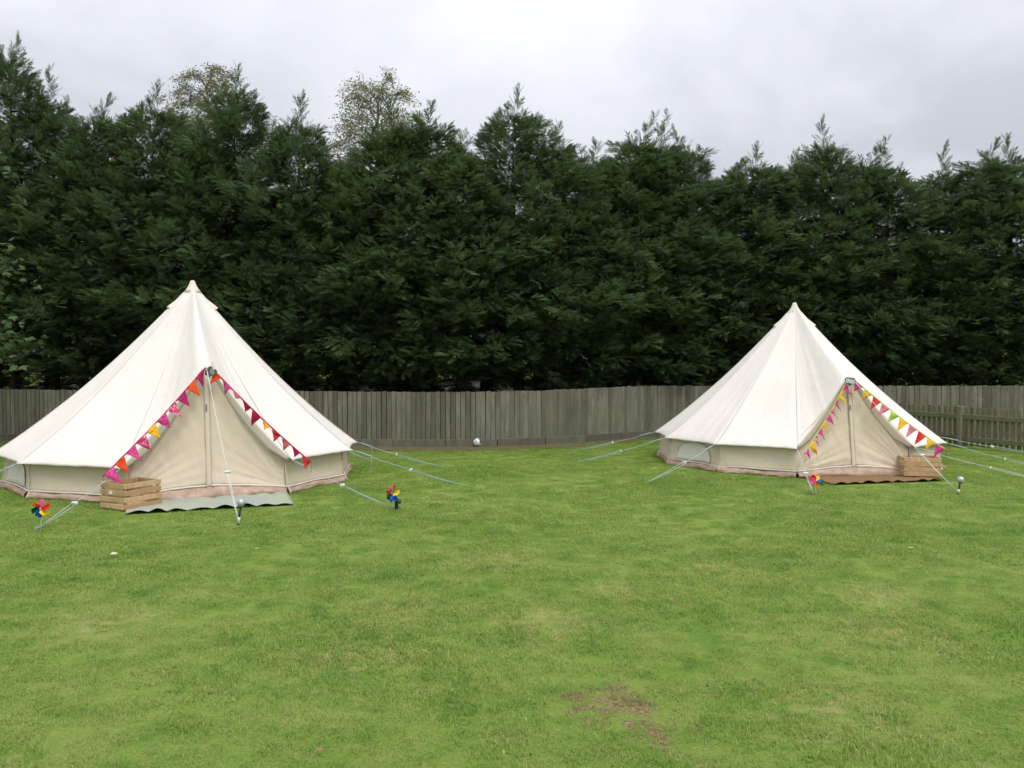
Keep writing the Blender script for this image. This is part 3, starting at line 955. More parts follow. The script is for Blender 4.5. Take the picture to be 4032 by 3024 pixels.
    for sg in (-1, 1):
        def fn(a, v, sg=sg):
            s = sg * (.012 + .988 * a)
            z = dbot(s) + (dtop(s) - dbot(s)) * v
            # folds fanning out from the lower outer corner
            dx, dz = (1 - abs(s)) * half, z - .08
            an = math.atan2(dz, dx + 1e-4); rr_ = math.hypot(dx, dz)
            fold = .030 * noise.noise((an * 11 + cx, rr_ * .9, sg)) * min(1, rr_ / .2) * max(0, 1 - rr_ / 1.05)
            soft = .016 * noise.noise((s * 3.2, z * 1.2, cx + sg)) + .006 * noise.noise((s * 9 + z * 5, z * 2, cx))
            billow = .03 * math.sin(math.pi * a) * math.sin(math.pi * min(1, v))
            return dpt(s, z, fold + soft - billow)
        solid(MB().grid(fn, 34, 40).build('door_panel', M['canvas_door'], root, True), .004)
        # rolled hem at the foot of the door
        hp = [dpt(sg * s_, dbot(s_) - .004 + .006 * noise.noise((s_ * 6, cx, sg)), .016 + .006 * noise.noise((s_ * 5, cx, 2))) for s_ in [.03 + .97 * i / 16 for i in range(17)]]
        MB().tube(hp, [.010 + .006 * abs(noise.noise((i * .6, cx, sg))) for i in range(17)], 7).build('door_hem', M['canvas_hem'], root, True)
        # ring loop by the zip
        a0 = dpt(sg * .045, dbot(0) - .012, .03)
        MB().tube([a0 + cdir * (.022 * math.cos(i / 12 * 6.283)) + Vector((0, 0, .024 * math.sin(i / 12 * 6.283) - .012)) for i in range(13)], .0032, 5, False).build('loop', M['canvas_hem'], root, True)
    zb = MB()
    zb.grid(lambda a, v: dpt((a - .5) * .062, dbot(0) - .02 + (topc - .05 - dbot(0)) * v, .011 + .005 * math.cos((a - .5) * 3) + .004 * noise.noise((v * 7, a, cx))), 4, 30)
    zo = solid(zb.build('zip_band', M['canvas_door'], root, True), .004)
    for a in (-.034, .034):
        MB().tube([dpt(a + .006 * noise.noise((i * .3, a, cx)), dbot(0) + (topc - .08 - dbot(0)) * i / 20, .014) for i in range(21)], .0028, 4, False).build('zip', M['seam'], zo)
    zm = dbot(0) + (topc - dbot(0)) * .66
    MB().box(dpt(-.012, zm, .022), (.018, .004, .085), Matrix.Rotation(math.atan2(cdir.y, cdir.x), 3, 'Z')).build('zip_label', plain('grey_label', (.20, .21, .22), .6), zo)
    # walls
    for k, (a, b_) in enumerate(zip(C, C[1:])):
        A, B = pol(T, a, T['Rw'], 0), pol(T, b_, T['Rw'], 0)
        inn = (Vector((cx, cy, 0)) - (A + B) / 2).normalized()
        def fn(t, v, A=A, B=B, k=k, inn=inn):
            q_ = A.lerp(B, t); z = .075 + (he + .035 - .075) * v
            e = abs(2 * t - 1)
            q_ = q_ + inn * (.035 * math.sin(math.pi * t) * (.6 + .4 * math.sin(math.pi * v)) + .03 * v + .010 * noise.noise((t * 4 + k * 2.7, v * 2, cx)) + .006 * noise.noise((t * 17 + k, v * 3 + t * 5, cx)) * e)
            q_.z = z + .008 * noise.noise((t * 3 + k, 0, cx)) * (1 - v)
            return q_
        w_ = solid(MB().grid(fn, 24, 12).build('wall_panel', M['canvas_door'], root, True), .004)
        hp = [fn(i / 14, 0) - inn * (.010 + .004 * noise.noise((i * .5, k, 3))) + Vector((0, 0, .004)) for i in range(15)]
        MB().tube(hp, [.008 + .006 * abs(noise.noise((i * .45, k, cx))) for i in range(15)], 6).build('hem', M['canvas_hem'], w_, True)
        q_ = [fn(0, v / 6) - inn * .004 for v in range(7)]
        MB().tube(q_, .004, 5, False).build('seam', M['canvas_hem'], w_, True)
        if k in win:
            # arched mesh window with its zip
            def wf(t, v, fn=fn, inn=inn):
                top = .20 + .60 * math.sqrt(max(0, 1 - (2 * t - 1) ** 2 * .96))
                return fn(.16 + .68 * t, .10 + (top - .10) * v) - inn * (.012 + .006 * noise.noise((t * 5, v * 4, cx)))
            wo = solid(MB().grid(wf, 20, 10).build('window', M['window_net'], w_, True), .003)
            arc = [wf(i / 24, 1.0) - inn * .004 for i in range(25)]
            MB().tube(arc, .004, 5, False).build('window_zip', M['seam'], w_, True)
            MB().tube([wf(i / 24, 0.0) - inn * .004 for i in range(25)], .006, 5, False).build('window_hem', M['canvas_hem'], w_, True)
        MB().tube([fn(.02, .01) - inn * .02, fn(.02, -.12) - inn * .035, fn(.01, -.19) - inn * .05], .005, 5).build('peg_loop', M['canvas_hem'], w_, True)
    # groundsheet lip
    ring = C + [T['door'][0] + 360] if False else C
    full = [(a, b_, False) for a, b_ in zip(C, C[1:])] + [(T['door'][0], T['door'][1], True)]
    gb = MB()
    for k, (a, b_, door) in enumerate(full):
        A, B = pol(T, a, T['Rw'], 0), pol(T, b_, T['Rw'], 0)
        out = ((A + B) / 2 - Vector((cx, cy, 0))); out.z = 0; out.normalize()
        def fn(t, v, A=A, B=B, out=out, k=k, door=door):
            q_ = A.lerp(B, t)
            top = (dbot(2 * t - 1) - .005) if door else .082
            z = top * (1 - v)
            r1, r2 = noise.noise((t * 6 + k * 4, v * 1.2, cx)), noise.noise((t * 19 + k * 4 + v * 4, v * 2, cx))
            bulge = (.05 * math.sin(math.pi * v) + .055 * v) if door else (.018 * math.sin(math.pi * v) + .050 * v)
            q_ = q_ + out * (bulge * (1 + .5 * r1) + .014 * r2 * v - .004 - (.05 * math.sin(math.pi * t) * .7 if not door else lean * z / topc))
            q_.z = z + (.016 * r1 + .008 * r2) * math.sin(math.pi * min(1, v * .8)) + (.012 * max(0, r1) * v)
            return q_
        gb.grid(fn, 44, 7)
    solid(gb.build('groundsheet', M['groundsheet'], root, True), .003)
    # cap over the pole
    prof = [(.010, H + .030), (.026, H + .024), (.032, H + .008), (.050, H - .040), (.078, H - .085), (.109, H - .128)]
    MB().lathe(list(reversed(prof)), (cx, cy, 0), 20).build('pole_cap', M['canvas_hem'], root, True)
    MB().tube([Vector((cx + .109 * math.cos(i / 24 * 6.283), cy + .109 * math.sin(i / 24 * 6.283), H - .124)) for i in range(25)], .0032, 4, False).build('cap_stitching', M['seam'], root)
    for va in T['vents']:
        rad = Vector((math.sin(R(va)), -math.cos(R(va)), 0)); lat = Vector((rad.y, -rad.x, 0))
        def vf(t, v, rad=rad, lat=lat):
            an = math.pi * (t - .5); w = .010 + .046 * v
            r_ = .155 + .125 * v; z = H - .195 - .158 * v
            base_ = Vector((cx, cy, z)) + rad * (r_ - .012)
            nrm = (rad * .75 + Vector((0, 0, .66))).normalized()
            return base_ + lat * (w * math.sin(an)) + nrm * (w * .95 * math.cos(an))
        vo = solid(MB().grid(vf, 12, 8).build('vent_hood', M['canvas_hem'], root, True), .004)
        MB().tube([vf(i / 12, 1.0) for i in range(13)], .006, 5, False).build('vent_rim', M['seam'], vo, True)
    return root
TL['bump'] = {261: .10, 291: .16, 323: .02}
TL['vents'] = [-66, 112, 200]
TR['vents'] = [-98, 70, 170]
tentL = bell_tent(TL, 'larger-looking cream bell tent with pink and red bunting beside the open pale crate', {8})
tentR = bell_tent(TR, 'smaller-looking cream bell tent with lime-edged bunting before the picket fence', {9})
# fill pieces where the wall meets the door corner: last panel to door edge is continuous

def guy(root, a, peg, st=.55, mat='rope', r_=.0034, kink=None, tail=False):
    a, peg = Vector(a), Vector(peg)
    sl = a.lerp(peg, st) + Vector((0, 0, -.006))
    b = MB()
    n_ = 8
    b.tube([a.lerp(sl, i / n_) + Vector((0, 0, -.010 * math.sin(math.pi * i / n_))) for i in range(n_ + 1)], r_, 5)
    d = (peg - a).normalized()
    side = d.cross(Vector((0, 0, 1)))
    if side.length < .1: side = Vector((1, 0, 0))
    side.normalize(); upv = side.cross(d).normalized()
    offv = (side * .7 + upv * .7) * .017
    for s in (-1, 1):
        b.tube([sl + offv * s, sl.lerp(peg, .5) + offv * s * .6, peg + offv * s * .12 + Vector((0, 0, .02))], r_ * .92, 5)
    # spliced thick start and knot
    k0 = a.lerp(peg, .03); k1 = a.lerp(peg, .16)
    b.tube([k0, k1], r_ * 1.7, 6)
    b.tube([k1 - d * .008, k1, k1 + d * .008], [r_ * 1.5, r_ * 3.0, r_ * 1.5], 6)
    if tail: b.tube([k1, k1 + Vector((.006, 0, -.05)), k1 + Vector((.0, 0, -.10)), k1 + Vector((-.012, 0, -.15))], r_ * .8, 5)
    o = b.build('guy_rope', M[mat], root, True)
    m3 = Matrix((side, d, upv)).transposed()
    MB().box(sl, (.060, .016, .030), m3, bev=.005).build('slider', M['slider'], o)
    MB().tube([peg + Vector((0, 0, -.05)) , peg + Vector((0, 0, .018)) - d * .01, peg + Vector((0, 0, .035)), peg + Vector((0, 0, .028)) + d * .02], .0045, 5).build('peg', M['peg'], o)
    return a, peg, sl
tp = TL['tips']
ropes = {}
ropes['Lfl'] = guy(tentL, tp[361] if 361 in tp else tp[1], ground(142, 2090), .58)
guy(tentL, tp[323], at(-330, 1985, 7.9) * 1.0 if False else ground(-300, 1990), .5)
Dl = TL['D']
ropes['Lc'] = guy(tentL, Dl + Vector((0, 0, -.07)), ground(940, 2066), .70, 'rope_pale', .0030)
ropes['Lfr'] = guy(tentL, tp[50], ground(1548, 2006), .52)
guy(tentL, tp[82.5], ground(1838, 1920), .52, tail=True)
guy(tentL, tp[112.5], ground(1742, 1844), .45, tail=True)
guy(tentL, tp[142], ground(1452, 1818), .5)
guy(tentL, tp[291], ground(-420, 1905), .5)
tp = TR['tips']
guy(tentR, tp[252.8], ground(2258, 1779), .5)
guy(tentR, tp[282.8], ground(2282, 1822), .5)
guy(tentR, tp[312.8], ground(2557, 1901), .48)
ropes['Rfl'] = guy(tentR, tp[342.8], ground(3203, 1950), .55, tail=True)
Dr = TR['D']
ropes['Rc'] = guy(tentR, Dr + Vector((0, 0, -.05)), ground(3772, 1943), .70, 'rope_pale', .0030)
ropes['Rfr'] = guy(tentR, tp[27.5], ground(4190, 1915), .52, 'rope_pale')
guy(tentR, tp[54], ground(4210, 1872), .48)
guy(tentR, tp[84], ground(4120, 1795), .48)

# ------------------------------------------------------------------ bunting
def fabric(name, base, dot=None, mode='dots', scale=60, trans=.3):
    t = NT(name)
    o = t.obj()
    c = tuple(base)
    if dot:
        if mode == 'dots':
            v = t.node('ShaderNodeTexVoronoi', {'Vector': o, 'Scale': scale})
            f = t.ramp(v.outputs[0], (.22, 1.), (.32, 0.))
        elif mode == 'floral':
            f = t.ramp(t.noise(o, scale, 2, .5, 1.6), (.54, 0.), (.57, 1.))
        else:
            v = t.node('ShaderNodeTexVoronoi', {'Vector': o, 'Scale': scale}, feature='DISTANCE_TO_EDGE')
            f = t.ramp(v.outputs[0], (.06, 1.), (.11, 0.))
        c = t.mix(f, base, dot)
    m = t.set(c, .85, .15)
    t.translucent(tuple(base), trans)
    return m
FM = {
    'mag': fabric('magenta_cotton', (.58, .030, .20), (.74, .14, .38), 'lines', 34), 'mag2': fabric('plum_cotton', (.42, .022, .13), (.58, .10, .27), 'dots', 80),
    'flo': fabric('pink_floral_cotton', (.64, .055, .22), (.86, .50, .48), 'floral', 22), 'org': fabric('orange_red_cotton', (.78, .085, .028), (.85, .15, .04), 'floral', 30),
    'yel': fabric('yellow_spotted_cotton', (.86, .55, .035), (.62, .16, .02), 'dots', 34), 'yel2': fabric('amber_dotted_cotton', (.85, .46, .05), (.62, .22, .02), 'dots', 46),
    'cri': fabric('crimson_cotton', (.38, .010, .055), (.50, .05, .12), 'dots', 90), 'red': fabric('red_cotton', (.66, .030, .035), (.75, .10, .07), 'floral', 26),
    'sal': fabric('salmon_cotton', (.60, .12, .13), (.72, .27, .25), 'floral', 20), 'pnk': fabric('pale_pink_cotton', (.74, .20, .27), (.82, .40, .42), 'lines', 26),
    'lim': fabric('lime_cotton', (.52, .74, .15)), 'yfl': fabric('yellow_floral_cotton', (.88, .60, .06), (.80, .24, .08), 'floral', 16)}
TAPE = {'r': fabric('crimson_tape', (.50, .020, .085)), 'l': fabric('lime_tape', (.58, .70, .14))}
def bunting(label, a, b_, flags, offs, tape, wide, rot=0.0, seed=0):
    """a, b_: ends of the tape; offs: how each pennant's tip lies from the middle of its base (across, down) in metres"""
    g = random.Random(seed)
    a, b_ = Vector(a), Vector(b_)
    root = tag(empty('bunting', (b_.x, b_.y, 0)), label, 'bunting', 'bunting strings on the tent doors')
    sg = lambda t: a.lerp(b_, t) + Vector((0, 0, -.030 * math.sin(math.pi * t)))
    d = (b_ - a).normalized()
    out = Vector((0, -1, 0)); out = (out - d * out.dot(d)).normalized(); dn = d.cross(out).normalized()
    if dn.z > 0: dn = -dn
    tb = MB()
    tb.grid(lambda u, v: sg(u) + dn * (.016 * (v - .5)) + out * (.003 * math.sin(u * 40)), 40, 2)
    solid(tb.build('tape', TAPE[tape], root, True), .003)
    MB().tube([sg(0) + Vector((0, .01, .03)), sg(0), sg(.01)], .003, 5).build('tie', M['string'], root)
    MB().tube([sg(1), sg(1) + Vector((.008, -.01, -.05)), sg(1) + Vector((.004, -.01, -.11))], .0028, 5).build('tie', M['string'], root)
    n_ = len(flags)
    for i, k in enumerate(flags):
        t0, t1 = (i + .5 - wide) / n_, (i + .5 + wide) / n_
        c = sg((t0 + t1) / 2)
        ox, oz = offs[i % len(offs)]
        tip = c + Vector((ox * math.cos(rot), ox * math.sin(rot), -oz)) + out * g.uniform(.005, .035)
        tw = g.uniform(-.018, .018); cu = g.uniform(-.014, .014)
        def fn(u, v, t0=t0, t1=t1, tip=tip, tw=tw, cu=cu):
            q0 = sg(t0 + (t1 - t0) * u)
            q_ = q0.lerp(tip, v)
            return q_ + out * (.006 + tw * math.sin(math.pi * v) * (u - .5) * 2 + cu * math.sin(math.pi * v) + .004 * math.sin(v * 7 + u * 5 + i))
        o = solid(MB().grid(fn, 6, 9).build('pennant', FM[k], root, True), .0015)
    return root
# ends: near the door apex, and a little way down the corner guy ropes
def on_rope(k, t): a, p, s = ropes[k]; return a.lerp(p, t)
edL, edR = TL['edge'], TR['edge']
pL0 = at(806, 1450, Dl.y - .05); pL1 = at(405, 1876, on_rope('Lfl', .2).y - .02)
px9 = lambda Y: Y / F
bunting('pink, orange and yellow bunting on red tape above the pale open crate', pL0, pL1, ['mag2', 'org', 'mag2', 'flo', 'mag', 'yel', 'flo', 'mag', 'org', 'mag'],
        [(.030, .155), (.100, .135), (.095, .135), (.105, .125), (.100, .130), (.100, .130), (.115, .130), (.120, .130), (.095, .140), (.135, .140)], 'r', .44, 0, 1)
pR0 = at(836, 1452, Dl.y - .05); pR1 = at(1224, 1820, on_rope('Lfr', .16).y - .02)
bunting('crimson and red bunting twisting down a door edge above the grey-green mat', pR0, pR1, ['org', 'mag', 'sal', 'cri', 'cri', 'yel2', 'red', 'sal', 'cri', 'red'],
        [(-.070, .115), (-.020, .120), (-.002, .050), (-.010, .090), (-.055, .140), (-.015, .075), (-.025, .110), (-.030, .110), (-.012, .085), (-.005, .120)], 'r', .43, 0, 2)
qL0 = at(3332, 1508, Dr.y - .06); qL1 = at(3167, 1788, on_rope('Rfl', .17).y - .02)
bunting('magenta and yellow bunting on lime tape hanging down the left edge of a tent door', qL0, qL1, ['mag', 'yel', 'mag', 'flo', 'mag', 'yel2', 'mag', 'flo', 'yel', 'mag'],
        [(.085, .105), (.075, .130), (.060, .125), (.065, .130), (.062, .125), (.050, .125), (.055, .130), (.045, .120), (.068, .140), (.035, .125)], 'l', .40, 0, 3)
qR0 = at(3366, 1498, Dr.y - .06); qR1 = at(3722, 1770, on_rope('Rfr', .22).y - .02)
bunting('yellow, red, pink and lime bunting above the closely slatted brown crate', qR0, qR1, ['mag', 'yfl', 'red', 'pnk', 'lim', 'yel', 'pnk', 'red', 'yfl', 'mag'],
        [(-.075, .095), (-.085, .120), (-.095, .145), (-.110, .135), (-.110, .135), (-.105, .150), (-.105, .140), (-.110, .150), (-.100, .150), (-.100, .150)], 'l', .43, 0, 4)

# ------------------------------------------------------------------ slate hearts
M['slate'] = plain('slate', (.095, .105, .115), .8, .3, .45, 60)
M['chalk'] = plain('chalk', (.78, .80, .82), .9, .1)
def heart(name, loc, w, rot, label, strokes):
    root = tag(empty(name, loc), label, 'sign', 'slate hearts over the tent doors')
    pts = []
    for i in range(44):
        a = 2 * math.pi * i / 44
        x = 16 * math.sin(a) ** 3; z = 13 * math.cos(a) - 5 * math.cos(2 * a) - 2 * math.cos(3 * a) - math.cos(4 * a)
        j = 1 + .03 * noise.noise((i * .9, w * 50, 0))
        pts.append((x / 32 * w * j, z / 32 * w * j))
    m = Matrix.Rotation(rot[2], 3, 'Z') @ Matrix.Rotation(rot[0], 3, 'X') @ Matrix.Rotation(rot[1], 3, 'Y')
    n_ = len(pts); th = .006
    vs = [Vector((x, -th, z)) for x, z in pts] + [Vector((x * 1.03, th, z * 1.03)) for x, z in pts]
    fs = [tuple(reversed(range(n_))), tuple(range(n_, 2 * n_))] + [(i, (i + 1) % n_, n_ + (i + 1) % n_, n_ + i) for i in range(n_)]
    b = MB(); b.add([m @ v + Vector(loc) for v in vs], fs)
    b.build('slate', M['slate'], root)
    hang = MB()
    hang.tube([m @ Vector((-.25 * w, 0, .36 * w)) + Vector(loc), Vector(loc) + Vector((0, .01, .85 * w)), m @ Vector((.25 * w, 0, .36 * w)) + Vector(loc)], .002, 4)
    hang.build('hanging_cord', M['string'], root)
    strokes(root, m, Vector(loc), w)
    return root
def happy(root, m, loc, w):
    for txt, z, s in (('Happy', .045, .26), ('Birthday', -.150, .205)):
        cu = bpy.data.curves.new('lettering', 'FONT')
        cu.body = txt; cu.size = s * w * 1.25; cu.align_x = 'CENTER'; cu.shear = .25; cu.extrude = .0012; cu.offset = .0016
        tmp = bpy.data.objects.new('lettering', cu)
        me = bpy.data.meshes.new_from_object(tmp)
        bpy.data.objects.remove(tmp)
        me.materials.clear(); me.materials.append(M['chalk'])
        me.transform(Matrix.Translation(loc + m @ Vector((-.02 * w, -.0085, z * w))) @ (m @ Matrix.Rotation(R(90), 3, 'X')).to_4x4())
        link('lettering', me, root)
def chalk_lines(root, m, loc, w):
    g = random.Random(9)
    for z, x0, x1 in ((.20, -.22, .10), (.06, -.24, .22), (-.08, -.20, .20), (-.20, -.05, .12)):
        b = MB(); x = x0
        while x < x1:
            L_ = g.uniform(.03, .07)
            b.tube([m @ Vector(((x + L_ * k / 3) * w, -.0075, (z + g.uniform(-.035, .035)) * w)) + loc for k in range(4)], .0022, 4)
            x += L_ + .02
        b.build('chalk_writing', M['chalk'], root)
heart('slate_heart', at(3347, 1502, Dr.y - .10), .135, (0, R(8), R(-5)), 'grey slate heart chalked Happy Birthday over the lime-bunting door', happy)
heart('slate_heart', at(834, 1464, Dl.y - .10), .125, (0, R(30), R(56)), 'tilted grey slate heart with chalk scribbles over the red-bunting door', chalk_lines)

# ------------------------------------------------------------------ crates
M['sticker'] = plain('white_sticker', (.74, .75, .80), .5)
def crate(loc, rz, W, Dp, Hh, label, gap, sticker=False, seed=1):
    root = tag(empty('wooden_crate', loc, rz), label, 'crate', 'wooden crates by the tent doors')
    g = random.Random(seed)
    n_ = 4; sh = (Hh - gap * (n_ - 1)) / n_; th = .011
    def part(name, c, size, rot=None):
        o = MB().box((0, 0, 0), size, None, bev=.0022).build(name, M['crate'], root, wc=False)
        o.location = c
        if rot: o.rotation_euler = rot
        return o
    first = None
    for k in range(n_):
        z = sh / 2 + k * (sh + gap)
        for s in (-1, 1):
            jz = g.uniform(-.002, .002)
            o = part('slat', (0, s * (Dp / 2 - th / 2), z + jz), (W, th, sh), (0, g.uniform(-.008, .008), 0))
            part('slat', (s * (W / 2 - th / 2), 0, z - jz), (th, Dp - 2 * th - .001, sh), (g.uniform(-.008, .008), 0, 0))
    for sx in (-1, 1):
        for sy in (-1, 1):
            part('corner_post', (sx * (W / 2 - th - .014), sy * (Dp / 2 - th - .0135), Hh / 2 - .004), (.026, .026, Hh - .012))
    for k in range(5):
        part('base_slat', ((k - 2) * (W - .06) / 5, 0, .010 + .004), (.05, Dp - 2 * th - .06, .010))
    for k in range(n_):
        for s in (-1, 1):
            for zz in (-.011, .011):
                o = MB().lathe([(.0032, 0), (.0032, .002)], (0, 0, 0), 6, Matrix.Rotation(R(90), 3, 'X')).build('nail', M['peg'], root, wc=False)
                o.location = (s * (W / 2 - .022), -Dp / 2 - .0001, sh / 2 + k * (sh + gap) + zz)
    if sticker:
        o = MB().box((0, 0, 0), (.0012, .050, .034)).build('sticker', M['sticker'], root, wc=False)
        o.location = (-W / 2 - .0008, .02, sh / 2 + 2 * (sh + gap))
    return root
# near corner, left corner and right corner of the first crate, on the ground
cA, cB, cC = ground(490, 2015), ground(392, 2003), ground(627, 1991)
ang = math.atan2(cC.y - cA.y, cC.x - cA.x)
Wc, Dc = .44, .385
cc = cA + Vector((math.cos(ang), math.sin(ang), 0)) * Wc / 2 + Vector((-math.sin(ang), math.cos(ang), 0)) * Dc / 2
crate((cc.x, cc.y, .012), ang, Wc, Dc, .262, 'open pale wooden crate with wide gaps and a white sticker beside the green mat', .020, True)
c2 = ground(3627, 1886)
crate((c2.x + .05, c2.y + .19, .034), R(-9), .455, .37, .238, 'closely slatted brown wooden crate standing on the orange patterned mat', .007, False, 3)

# ------------------------------------------------------------------ mats
def mat_rug(name, kind):
    t = NT(name)
    o = t.obj()
    sx = t.noise(t.mapping(o, (260, 30, 1)), 1.0, 2)
    sy = t.noise(t.mapping(o, (8, 60, 1)), 1.0, 3)
    if kind == 'green':
        c = t.mix(t.ramp(sx, (.35, 0.), (.65, 1.)), (.27, .295, .21), (.42, .44, .325))
        c = t.mix(t.math('MULTIPLY', t.ramp(t.noise(o, 3.2, 3), (.42, 0.), (.62, 1.)), .75), c, (.30, .325, .335))
        c = t.mix(t.math('MULTIPLY', t.ramp(sy, (.55, 0.), (.7, 1.)), .5), c, (.36, .36, .22))
    else:
        w = t.node('ShaderNodeTexWave', {'Vector': t.mapping(o, (5.5, 9.0, 1)), 'Scale': 1.0, 'Distortion': 5.0, 'Detail': 2.0, 'Detail Scale': 1.2})
        c = t.ramp(w.outputs[0], (.25, (.20, .115, .045)), (.42, (.33, .17, .05)), (.48, (.075, .045, .04)), (.62, (.10, .06, .05)), (.70, (.24, .15, .07)))
        c = t.mix(t.math('MULTIPLY', sx, .35), c, (.22, .16, .08))
    m = t.set(c, .9, .15)
    t.bump(t.math('ADD', sx, sy), .4, .006)
    return m
M['rug_green'] = mat_rug('woven_green_mat', 'green')
M['rug_orange'] = mat_rug('woven_orange_mat', 'orange')
def door_mat(k, mat, label, waves, seed):
    c, L_, W_, a = MATS[k]
    root = empty('door_mat', (c.x, c.y, 0), a)
    def fn(u, v):
        x, y = (u - .5) * L_, (v - .5) * W_
        wv = abs(math.sin(u * waves * math.pi + 1.2 * noise.noise((u * 3, 0, seed))))
        fr = (1 - v) ** 3; bk = v ** 5
        amp = (.042 if seed < 3 else .034) * fr * (.6 + .8 * noise.noise((u * 5, 2, seed))) + .022 * bk
        z = .014 + max(0, amp) * wv ** 1.4 + .006 * noise.noise((u * 6, v * 4, seed))
        y += .012 * noise.noise((u * 9, 5, seed)) * (1 if v in (0, 1) else .5)
        return Vector((x, y, max(.012, z)))
    o = solid(MB().grid(fn, 110, 16).build('mat', M[mat], root, True, wc=False), .006)
    ed = MB()
    for s in (0, 1):
        ed.tube([fn(s, i / 16) + Vector((0, 0, .003)) for i in range(17)], .009, 5)
    ed2 = ed.build('edge_binding', M[mat], root, True, wc=False)
    tag(root, label, 'mat', 'mats at the tent doors')
    return root
door_mat(0, 'rug_green', 'grey-green woven mat with a wavy front edge before the door', 8, 1.3)
door_mat(1, 'rug_orange', 'orange and brown patterned mat with a wavy front edge under the crate', 8, 6.1)

# ------------------------------------------------------------------ pinwheels
PCOL = {'orange': (.85, .13, .02), 'green': (.015, .13, .05), 'blue': (.010, .12, .60), 'yellow': (.90, .72, .03), 'red': (.68, .025, .015), 'pink': (.88, .10, .38)}
PM = {k: fabric('pinwheel_' + k, v, None, trans=.25) for k, v in PCOL.items()}
for m in PM.values():
    m.node_tree.nodes['Principled BSDF'].inputs['Roughness'].default_value = .35
M['stick'] = plain('pale_stick', (.78, .77, .62), .5)
M['hub'] = plain('pink_hub', (.80, .55, .58), .5)
def pinwheel(base, hub, face, cols, start, label, rad=.088):
    root = tag(empty('pinwheel', base), label, 'pinwheel', 'toy pinwheels stuck in the lawn')
    base, hub = Vector(base), Vector(hub)
    nrm = Vector(face).normalized()
    e1 = Vector((0, 0, 1)).cross(nrm).normalized() * -1
    e2 = nrm.cross(e1).normalized() * -1
    if e2.z < 0: e2 = -e2
    MB().tube([base + Vector((0, 0, -.03)), hub - nrm * .018 + Vector((0, 0, -.02)), hub - nrm * .018 + Vector((0, 0, .012))], .0045, 7).build('stick', M['stick'], root, True)
    MB().lathe([(.001, -.006), (.006, -.004), (.008, 0), (.006, .005), (.001, .007)], hub + nrm * .022, 10, nrm.to_track_quat('Z', 'Y').to_matrix()).build('hub', M['hub'], root, True)
    for i, cname in enumerate(cols):
        a0 = start + i * math.pi / 3
        def fn(u, v, a0=a0):
            # petal: flat root sector whose trailing half is rolled forward to the hub
            r_ = rad * v
            spread = R(72) * (u - .5) * (1.0 if v < .75 else 1.0 - .5 * (v - .75) / .25 * (1 if u > .5 else .2))
            q_ = hub + (e1 * math.cos(a0 + spread) + e2 * math.sin(a0 + spread)) * r_ * (1 + .12 * (u < .4))
            curl = max(0, u - .35) / .65
            q_ += nrm * (.045 * math.sin(curl * 2.0) * v + .004)
            q_ -= (e1 * math.cos(a0 + R(29)) + e2 * math.sin(a0 + R(29))) * (.028 * curl ** 2 * v)
            return q_
        solid(MB().grid(fn, 10, 8).build('petal', PM[cname], root, True), .0012)
    return root
b1 = ground(160, 2087); pinwheel(b1, at(161, 2002, b1.y), (.25, -1, .05), ['orange', 'pink', 'red', 'yellow', 'blue', 'green'], R(58), 'multicoloured pinwheel crossed by the guy rope nearest the left edge', .072)
b2 = ground(1553, 2006); pinwheel(b2, at(1549, 1942, b2.y), (-.75, -1, .12), ['pink', 'red', 'yellow', 'blue', 'green', 'orange'], R(65), 'multicoloured pinwheel beside the black solar spotlight', .082)
b3 = ground(3214, 1950); pinwheel(b3, at(3213, 1897, b3.y), (.15, -.75, .85), ['pink', 'red', 'yellow', 'blue', 'green', 'orange'], R(5), 'multicoloured pinwheel at the end of the orange patterned mat', .080)

# ------------------------------------------------------------------ solar lights
def mat_globe():
    t = NT('crackle_glass')
    v = t.node('ShaderNodeTexVoronoi', {'Vector': t.obj(), 'Scale': 70.0}, feature='DISTANCE_TO_EDGE')
    c = t.mix(t.ramp(v.outputs[0], (.02, 0.), (.10, 1.)), (.85, .87, .88), (.50, .53, .55))
    m = t.set(c, .12, .8, Metallic=.25)
    t.b.inputs['Transmission Weight'].default_value = .45
    t.bump(v.outputs[0], .6, .004)
    return m
M['globe'] = mat_globe()
M['taupe'] = plain('taupe_metal', (.125, .11, .09), .4, .5, Metallic=.4)
M['black'] = plain('black_plastic', (.012, .012, .013), .4, .5)
M['sleeve'] = plain('white_sleeve', (.66, .69, .70), .4, .5)
def ball_light(base, top, r_, label):
    base, top = Vector(base), Vector(top)
    root = tag(empty('solar_stake_light', base), label, 'garden light', 'ball-topped solar stake lights')
    ax = (top - base); L_ = ax.length; ax.normalize()
    m = ax.to_track_quat('Z', 'Y').to_matrix()
    def seg(name, prof, mat): return MB().lathe(prof, base, 14, m).build(name, mat, root, True)
    seg('spike', [(.004, -.06), (.011, .0), (.011, .014), (.009, .016)], M['black'])
    seg('sleeve', [(.0125, .016), (.0125, L_ * .34), (.011, L_ * .345)], M['sleeve'])
    seg('stem', [(.0105, L_ * .34), (.010, L_ * .72), (.012, L_ * .74)], M['taupe'])
    seg('cup', [(.010, L_ * .72), (.020, L_ - r_ * 1.05), (.029, L_ - r_ * .82), (.030, L_ - r_ * .70), (.024, L_ - r_ * .68)], M['taupe'])
    seg('globe', [(max(.001, r_ * math.sin(math.pi * i / 14)), L_ - r_ * math.cos(math.pi * i / 14)) for i in range(1, 15)], M['globe'])
    return root
b1 = ground(938, 2066); ball_light(b1, at(949, 1979, b1.y), .037, 'ball-topped garden stake light standing before the grey-green mat')
b2 = ground(3772, 1946); ball_light(b2, at(3782, 1889, b2.y), .040, 'ball-topped garden stake light on the grass right of the brown crate')
sb_ = ground(1562, 2006)
